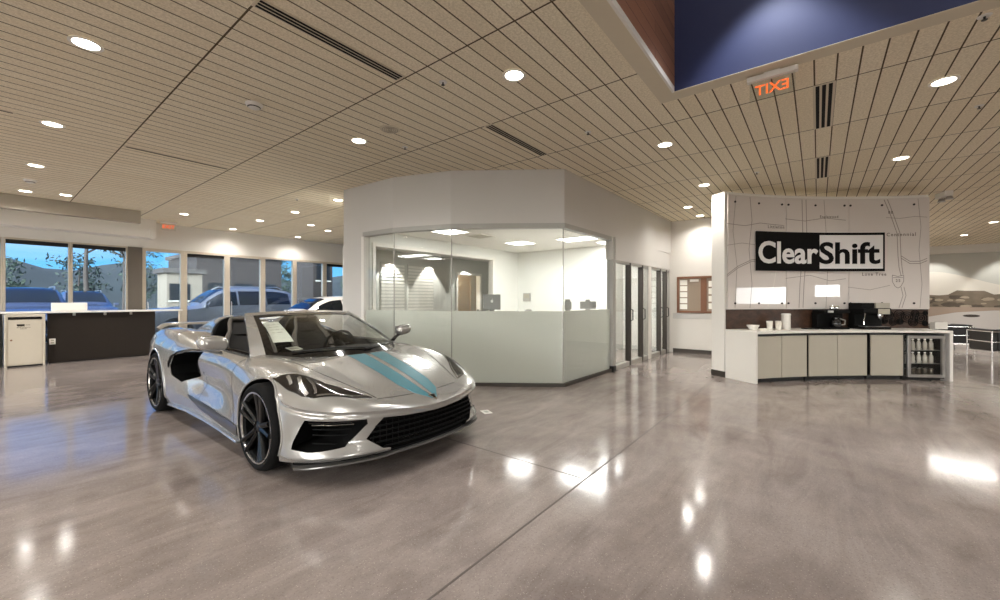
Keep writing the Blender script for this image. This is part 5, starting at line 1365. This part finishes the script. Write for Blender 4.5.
for i in range(61):
    x = -60+i*2.6; hgt = 5.2+1.2*math.sin(i*.33)+.9*math.sin(i*.9+1)+random.uniform(-.25,.25)
    G.append([(x,58,-.1),(x,63+random.uniform(-.6,.6),hgt*.42),(x,69+random.uniform(-.6,.6),hgt*.8),(x,76,hgt+random.uniform(-.3,.3)),(x,90,hgt*.9)])
b = MB(); b.grid(G); struct(b.build('hill', M['hill'], smooth=True))
# vehicles -------------------------------------------------------------
def vehicle(name, kind, color, loc, rz, label, cat, sc=1.0):
    r = empty(name, loc, rz, label, cat)
    if kind == 'suv':
        st = [(0,.50,.70,.76,.76,.62),(-.08,.36,.86,.92,.86,.70),(-.55,.30,.98,1.06,.92,.76),(-1.25,.30,1.04,1.12,.94,.78),(-1.5,.30,1.07,1.16,.94,.76),(-1.85,.30,1.09,1.44,.94,.71),(-2.2,.30,1.10,1.66,.94,.67),(-2.8,.30,1.11,1.75,.94,.66),(-3.6,.30,1.12,1.75,.94,.65),(-4.3,.30,1.13,1.68,.93,.63),(-4.62,.34,1.12,1.50,.91,.64),(-4.80,.42,1.08,1.16,.88,.70),(-4.86,.50,.85,.90,.82,.68)]
        wb = (-.95,-3.85); wr = .37; sg = [(-1.72,-2.62),(-2.68,-3.5),(-3.56,-4.35)]; WS = (4,7); RW = (9,11)
    else:
        st = [(0,.42,.56,.60,.66,.5),(-.1,.28,.66,.72,.80,.62),(-.6,.22,.76,.86,.86,.7),(-1.15,.20,.84,.93,.88,.72),(-1.45,.20,.88,1.0,.88,.70),(-1.9,.20,.90,1.27,.88,.61),(-2.3,.20,.92,1.40,.88,.57),(-2.8,.20,.93,1.43,.88,.56),(-3.3,.22,.95,1.38,.89,.55),(-3.8,.25,.97,1.22,.90,.56),(-4.15,.30,.96,1.06,.87,.60),(-4.3,.40,.80,.86,.80,.6)]
        wb = (-.85,-3.45); wr = .335; sg = [(-1.72,-2.55),(-2.6,-3.25)]; WS = (4,6); RW = (8,10)
    X = [s[0] for s in st]
    def S(x): return [table([(s[0], s[k]) for s in st])(x) for k in range(1,6)]
    def sec(x):
        zl, zb, zr, wbt, wrf = S(x)
        return [(wbt-.07,zl),(wbt-.01,zl+.10),(wbt+.015,zl*.45+zb*.55),(wbt-.02,zb),(wrf+.02,zr-.07),(wrf-.06,zr-.012),(wrf*.5,zr+.012),(0,zr+.018)]
    xs = sorted(set([X[0]-(X[0]-X[-1])*i/44 for i in range(45)]), reverse=True)
    b = MB(); Lh = [[(x,y,z) for y,z in sec(x)] for x in xs]; Rh = [[(x,-y,z) for y,z in sec(x)] for x in xs]
    b.grid(Lh); b.grid([q[::-1] for q in Rh]); b.grid([[l[0], q[0]] for l, q in zip(Lh,Rh)])
    for e in (0,-1): b.add(Lh[e]+Rh[e][::-1], [tuple(range(len(Lh[e])*2))])
    body = b.build('body', color, r, world=False, smooth=True, angle=42)
    def pane(x, k, s, off=.008):
        q = sec(x); a, c = q[3], q[4]; return (x, s*(a[0]+(c[0]-a[0])*k+off), a[1]+(c[1]-a[1])*k)
    for s in (-1,1):
        for x0, x1 in sg:
            b = MB(); b.grid([[pane(x0+(x1-x0)*i/8, kk, s) for kk in (.10,.5,.93)] for i in range(9)]); b.build('side_window', M['veh_glass'], r, world=False)
    for nm, (i0, i1), dx in (('windscreen', WS, .012),('rear_window', RW, -.012)):
        x0, x1 = X[i0], X[i1]-(.18 if nm=='windscreen' else -.05)*(-1 if nm=='windscreen' else 1)*0
        G = []
        for i in range(9):
            x = x0+(x1-x0)*(.10+.66*i/8); q = sec(x); w_ = q[4][0]-.09; zt = q[7][1]
            G.append([(x+dx, w_*v, (q[6][1] if abs(v)>.6 else zt)+.012-.03*abs(v)**4) for v in (-1,-.6,0,.6,1)])
        b = MB(); b.grid(G); b.build(nm, M['veh_glass'], r, world=False)
    zl = .62 if kind=='suv' else .50
    b = MB(); b.box(.0,.035,-.42,.42,zl-.10,zl+.10); b.build('grille', M['gloss_black'], r, world=False)
    for s in (-1,1):
        b = MB(); b.obox((-.03,s*.62,zl+.10), (.14,.26,.11), -s*.25); b.build('headlight', M['lamp_bright'], r, world=False, bevel=.02)
        for xw in wb:
            b = MB(); b.lathe([(wr+.06,s*.80),(wr+.06,s*(S(xw)[3]+.018))], 32, (xw,0,wr), 'y'); b.build('wheel_arch', M['cavity'], r, world=False)
            b = MB(); yy = S(xw)[3]+.02; b.lathe([(wr*.62,s*(yy-.2)),(wr-.03,s*(yy-.2)),(wr,s*(yy-.17)),(wr,s*(yy-.03)),(wr-.03,s*yy),(wr*.62,s*yy)], 32, (xw,0,wr), 'y', caps=False); w_ = b.build('wheel', M['rubber'], r, world=False, smooth=True)
            b = MB(); b.lathe([(0,s*(yy-.01)),(wr*.2,s*(yy-.01)),(wr*.26,s*(yy-.03)),(wr*.56,s*(yy-.02)),(wr*.63,s*(yy+.002)),(wr*.64,s*(yy-.05))], 24, (xw,0,wr), 'y', caps=False); b.build('rim', M['steel'], w_, world=False, smooth=True)
        b = MB(); xm = sg[0][0]+.05; q = sec(xm); b.obox((xm, s*(q[3][0]+.10), q[3][1]+.06), (.12,.20,.13), s*.1); b.build('wing_mirror', color, r, world=False, bevel=.03)
    if kind == 'suv':
        for s in (-1,1):
            b = MB(); b.tube([(-2.3,s*.58,1.70),(-2.5,s*.60,1.80),(-4.0,s*.59,1.80),(-4.2,s*.57,1.72)], .018, 6); b.build('roof_rail', M['steel'], r, world=False)
    return r
M['veh_glass'] = pm('dark_vehicle_glass', (26,30,34), .06, var=.05, coat=0, spec=.4)
M['blue_grey'] = paint('blue_grey_paint', (112,112,116), .2); M['deep_blue'] = paint('deep_blue_paint', (62,68,86), .2); M['pale_silver'] = paint('pale_silver_paint', (200,204,208), .3); M['white_car'] = paint('white_car_paint', (236,232,224), 0, .3)
vehicle('parked_suv', 'suv', M['blue_grey'], (2.75,16.3,-.0195), PI, 'silver blue SUV parked side on outside the glass doors', 'car')
vehicle('parked_suv', 'suv', M['deep_blue'], (1.0,18.2,-.0195), -PI/2, 'dark blue SUV facing the left window, nearest of the cars parked nose in', 'car')
vehicle('parked_suv', 'suv', M['deep_blue'], (3.05,25.0,-.0195), -PI/2, 'blue SUV facing the window right beside the grey pilaster, farther back', 'car')
vehicle('parked_hatchback', 'coupe', M['pale_silver'], (6.2,21.3,-.0195), PI-.05, 'silver hatchback parked farther out, seen over the hood of the silver blue SUV', 'car')
vehicle('parked_hatchback', 'coupe', M['pale_silver'], (-1.6,18.5,-.0195), -PI/2, 'silver hatchback nose in at the left edge of the left window', 'car')
vehicle('white_coupe', 'coupe', M['white_car'], (4.22,12.05,.0005), PI, 'white two door car standing indoors behind the silver sports car', 'car')
# buildings
def building(x0, x1, y0, y1, h_, mat, label, wins):
    r = empty('building', ((x0+x1)/2,y0,-.02), 0, label, 'building')
    b = MB(); b.box(x0,x1,y0,y1,-.02,h_); b.build('wall', mat, r)
    b = MB(); b.box(x0-.15,x1+.15,y0-.15,y1+.15,h_+.0005,h_+.22); b.build('roof_edge', M['dark_base'], r)
    for (wx0,wx1,wz0,wz1) in wins:
        b = MB(); b.box(wx0,wx1,y0-.03,y0+.03,wz0,wz1); f_ = b.build('window', M['veh_glass'], r)
        b = MB(); b.box(wx0-.06,wx1+.06,y0-.05,y0-.0305,wz0-.06,wz0); b.build('sill', M['cab_grey'], f_)
M['bld_dark'] = pm('dark_brown_brick_wall', (40,33,29), .85, var=.15, nscale=3); M['bld_beige'] = pm('beige_render', (112,102,88), .85, var=.05)
building(8.2,13.2,30,36,4.1,M['bld_dark'],'dark brown low building across the car park behind the glass doors',[(8.8,9.8,1.0,2.4),(10.3,11.3,1.0,2.4),(11.8,12.8,1.0,2.4)])
building(5.4,6.8,24.0,25.6,2.6,M['bld_beige'],'small beige hut seen through the leftmost glass door',[(5.5,6.3,1.3,2.1)])
building(9.05,9.95,17.5,19.5,4.4,M['bld_dark'],'dark brown brick pier outside the rightmost windows',[(9.2,9.8,2.2,3.4)])
# trees
M['bark'] = pm('dark_bark', (52,44,38), .9, var=.2); 
for nm, c in (('leaf_a',(30,42,32)),('leaf_b',(38,50,36)),('leaf_c',(62,62,48))): M[nm] = pm(nm, c, .8, var=.25, nscale=2)
def tree(x, y, h_, rad, nl, label, mat, bare=False, seed=1, zlo=.35):
    rnd = random.Random(seed); r = empty('tree', (x,y,-.02), 0, label, 'tree', 'trees beyond the car park')
    b = MB(); b.tube([(x,y,-.02),(x+.05*h_*rnd.uniform(-.5,.5),y,h_*.4),(x,y,h_*.85)], [.035*h_*.5,.028*h_*.5,.006*h_], 8)
    tips = []
    for i in range(16 if bare else 9):
        a = rnd.uniform(0,2*PI); z0 = h_*rnd.uniform(zlo,.8); l = rad*rnd.uniform(.6,1.05); p1 = (x+l*.5*math.cos(a), y+l*.5*math.sin(a), z0+l*.35); p2 = (x+l*math.cos(a), y+l*math.sin(a), z0+l*rnd.uniform(.35,.8))
        b.tube([(x,y,z0),p1,p2], [.016*h_*.5,.01*h_*.5,.003*h_], 5); tips += [p1,p2]
    b.build('trunk', M['bark'], r, smooth=True)
    b = MB()
    for i in range(nl):
        if bare or i % 3:
            c = rnd.choice(tips); s_ = rad*(.33 if bare else .42); p = Vector((c[0]+rnd.gauss(0,s_*.6), c[1]+rnd.gauss(0,s_*.6), c[2]+rnd.gauss(0,s_*.45)))
        else:
            a, e = rnd.uniform(0,2*PI), rnd.uniform(-.9,1); q = rad*rnd.uniform(.5,1)*math.sqrt(max(0,1-e*e*.8)); p = Vector((x+q*math.cos(a), y+q*math.sin(a), h_*(.62+.36*e)))
        sz = rnd.uniform(.05,.11)*(1 if bare else 1.7)*h_/6; u_ = Vector((rnd.gauss(0,1),rnd.gauss(0,1),rnd.gauss(0,1))).normalized(); v_ = u_.orthogonal().normalized()
        b.add([p-u_*sz*1.5, p+v_*sz*.6, p+u_*sz*1.5, p-v_*sz*.6], [(0,1,2,3)])
    b.build('foliage', mat, r, fix=False)
tree(3.9,33.5,7.4,1.9,300,'sparse leaved tree against the sky in the middle left window',M['leaf_c'],True,3,.55)
tree(6.2,38,7.2,1.8,380,'loose tree behind the beige hut outside the leftmost glass door',M['leaf_b'],True,5,.5)
spots = [(-3.5,44,4.9,1.3,'round dark tree on the far side of the car park at the left edge'),(.8,47,4.6,1.4,'dark bushy tree beyond the nearest blue SUV'),(4.6,43,4.6,1.3,'dark bushy tree between the two left window panes'),(8.6,46,4.8,1.4,'dark bushy tree left of the grey pilaster'),(13.2,44,6.0,1.4,'tall dark tree behind the dark brown building, left one'),(18,42,5.6,1.4,'tall dark tree beyond the right end of the dark brown building'),(23,47,4.6,1.4,'round tree in the right glass door beyond the SUV roof'),(27.5,44,4.4,1.3,'small round tree outside the far right windows')]
for i, (x, y, h_, rd, lab) in enumerate(spots): tree(x, y, h_, rd, 700, lab, M[('leaf_a','leaf_b')[i%2]], False, 30+i, .2)
# ------------------------------------------------------------------ lights
KEY = 50.0
for i, (x, y) in enumerate(LIGHT_POS):
    L = bpy.data.lights.new('downlight_lamp','SPOT'); L.energy = KEY; L.spot_size = math.radians(150); L.spot_blend = 1.0; L.shadow_soft_size = .06; L.color = (1.0,.96,.91)
    o = bpy.data.objects.new('downlight_lamp', L); COL.objects.link(o); o.location = (x,y,CEIL-.03)
def area(name, loc, sx, sy, e, col, rot=(0,0,0)):
    L = bpy.data.lights.new(name,'AREA'); L.shape='RECTANGLE'; L.size=sx; L.size_y=sy; L.energy=e; L.color=col
    o = bpy.data.objects.new(name, L); COL.objects.link(o); o.location = loc; o.rotation_euler = rot; return o
for x,y,sx,sy in ((5.84,5.84,.54,.54),(8.06,5.68,.54,.54),(8.3,4.1,.54,1.14),(9.3,3.9,.54,.54)): area('troffer_lamp', (x,y,OC-.012), sx, sy, 14*sx*sy/.3, (1,.98,.95))
for x in (7.1,8.55,10.2):
    L = bpy.data.lights.new('meeting_spot','SPOT'); L.energy = 80; L.spot_size=math.radians(75); L.spot_blend=.25; L.shadow_soft_size=.03; L.color=(1,.96,.9)
    o = bpy.data.objects.new('meeting_spot', L); COL.objects.link(o); o.location=(x,9.15,OC-.05); o.rotation_euler=(math.radians(8),0,0)
L = bpy.data.lights.new('corridor_lamp','POINT'); L.energy=40; L.color=(1,.88,.7); o = bpy.data.objects.new('corridor_lamp', L); COL.objects.link(o); o.location=(10.8,10.4,2.45)
# double height void: wall washer on the navy wall, unseen area lights overhead to lift the cladding
L = bpy.data.lights.new('void_washer','SPOT'); L.energy=80; L.spot_size=math.radians(82); L.spot_blend=.45; L.shadow_soft_size=.05; L.color=(.92,.95,1)
o = bpy.data.objects.new('void_washer', L); COL.objects.link(o); o.location=(3.64,.28,4.4)
for x,y in ((-2.5,-1),(.5,-3.5),(-2.5,-5),(1.8,-.2)):
    area('void_fill_light', (x,y,6.35), .5, .5, 16, (1,.95,.88))
# office corridor area beyond
area('hall_lamp', (16.5,-2.2,CEIL-.02), .3, 3, 60, (1,.95,.88))
# mural washers
for y in (-1.6,-3.4,-5.2):
    L = bpy.data.lights.new('mural_spot','SPOT'); L.energy=55; L.spot_size=math.radians(70); L.spot_blend=.5; L.shadow_soft_size=.05; L.color=(1,.97,.92)
    o = bpy.data.objects.new('mural_spot', L); COL.objects.link(o); o.location=(20.9,y,CEIL-.05); o.rotation_euler=(0,-math.radians(30),0)

def portal(loc, rot, sx, sy):
    L = bpy.data.lights.new('window_portal','AREA'); L.shape='RECTANGLE'; L.size=sx; L.size_y=sy; L.cycles.is_portal = True
    o = bpy.data.objects.new('window_portal', L); COL.objects.link(o); o.location = loc; o.rotation_euler = rot
portal((XB-.12,(YWO+YR)/2,1.75), (0,-PI/2,0), 2.95, YWO-YR)
portal((2.0,YWO+.05,1.4), (-PI/2,0,0), 18, 2.6)
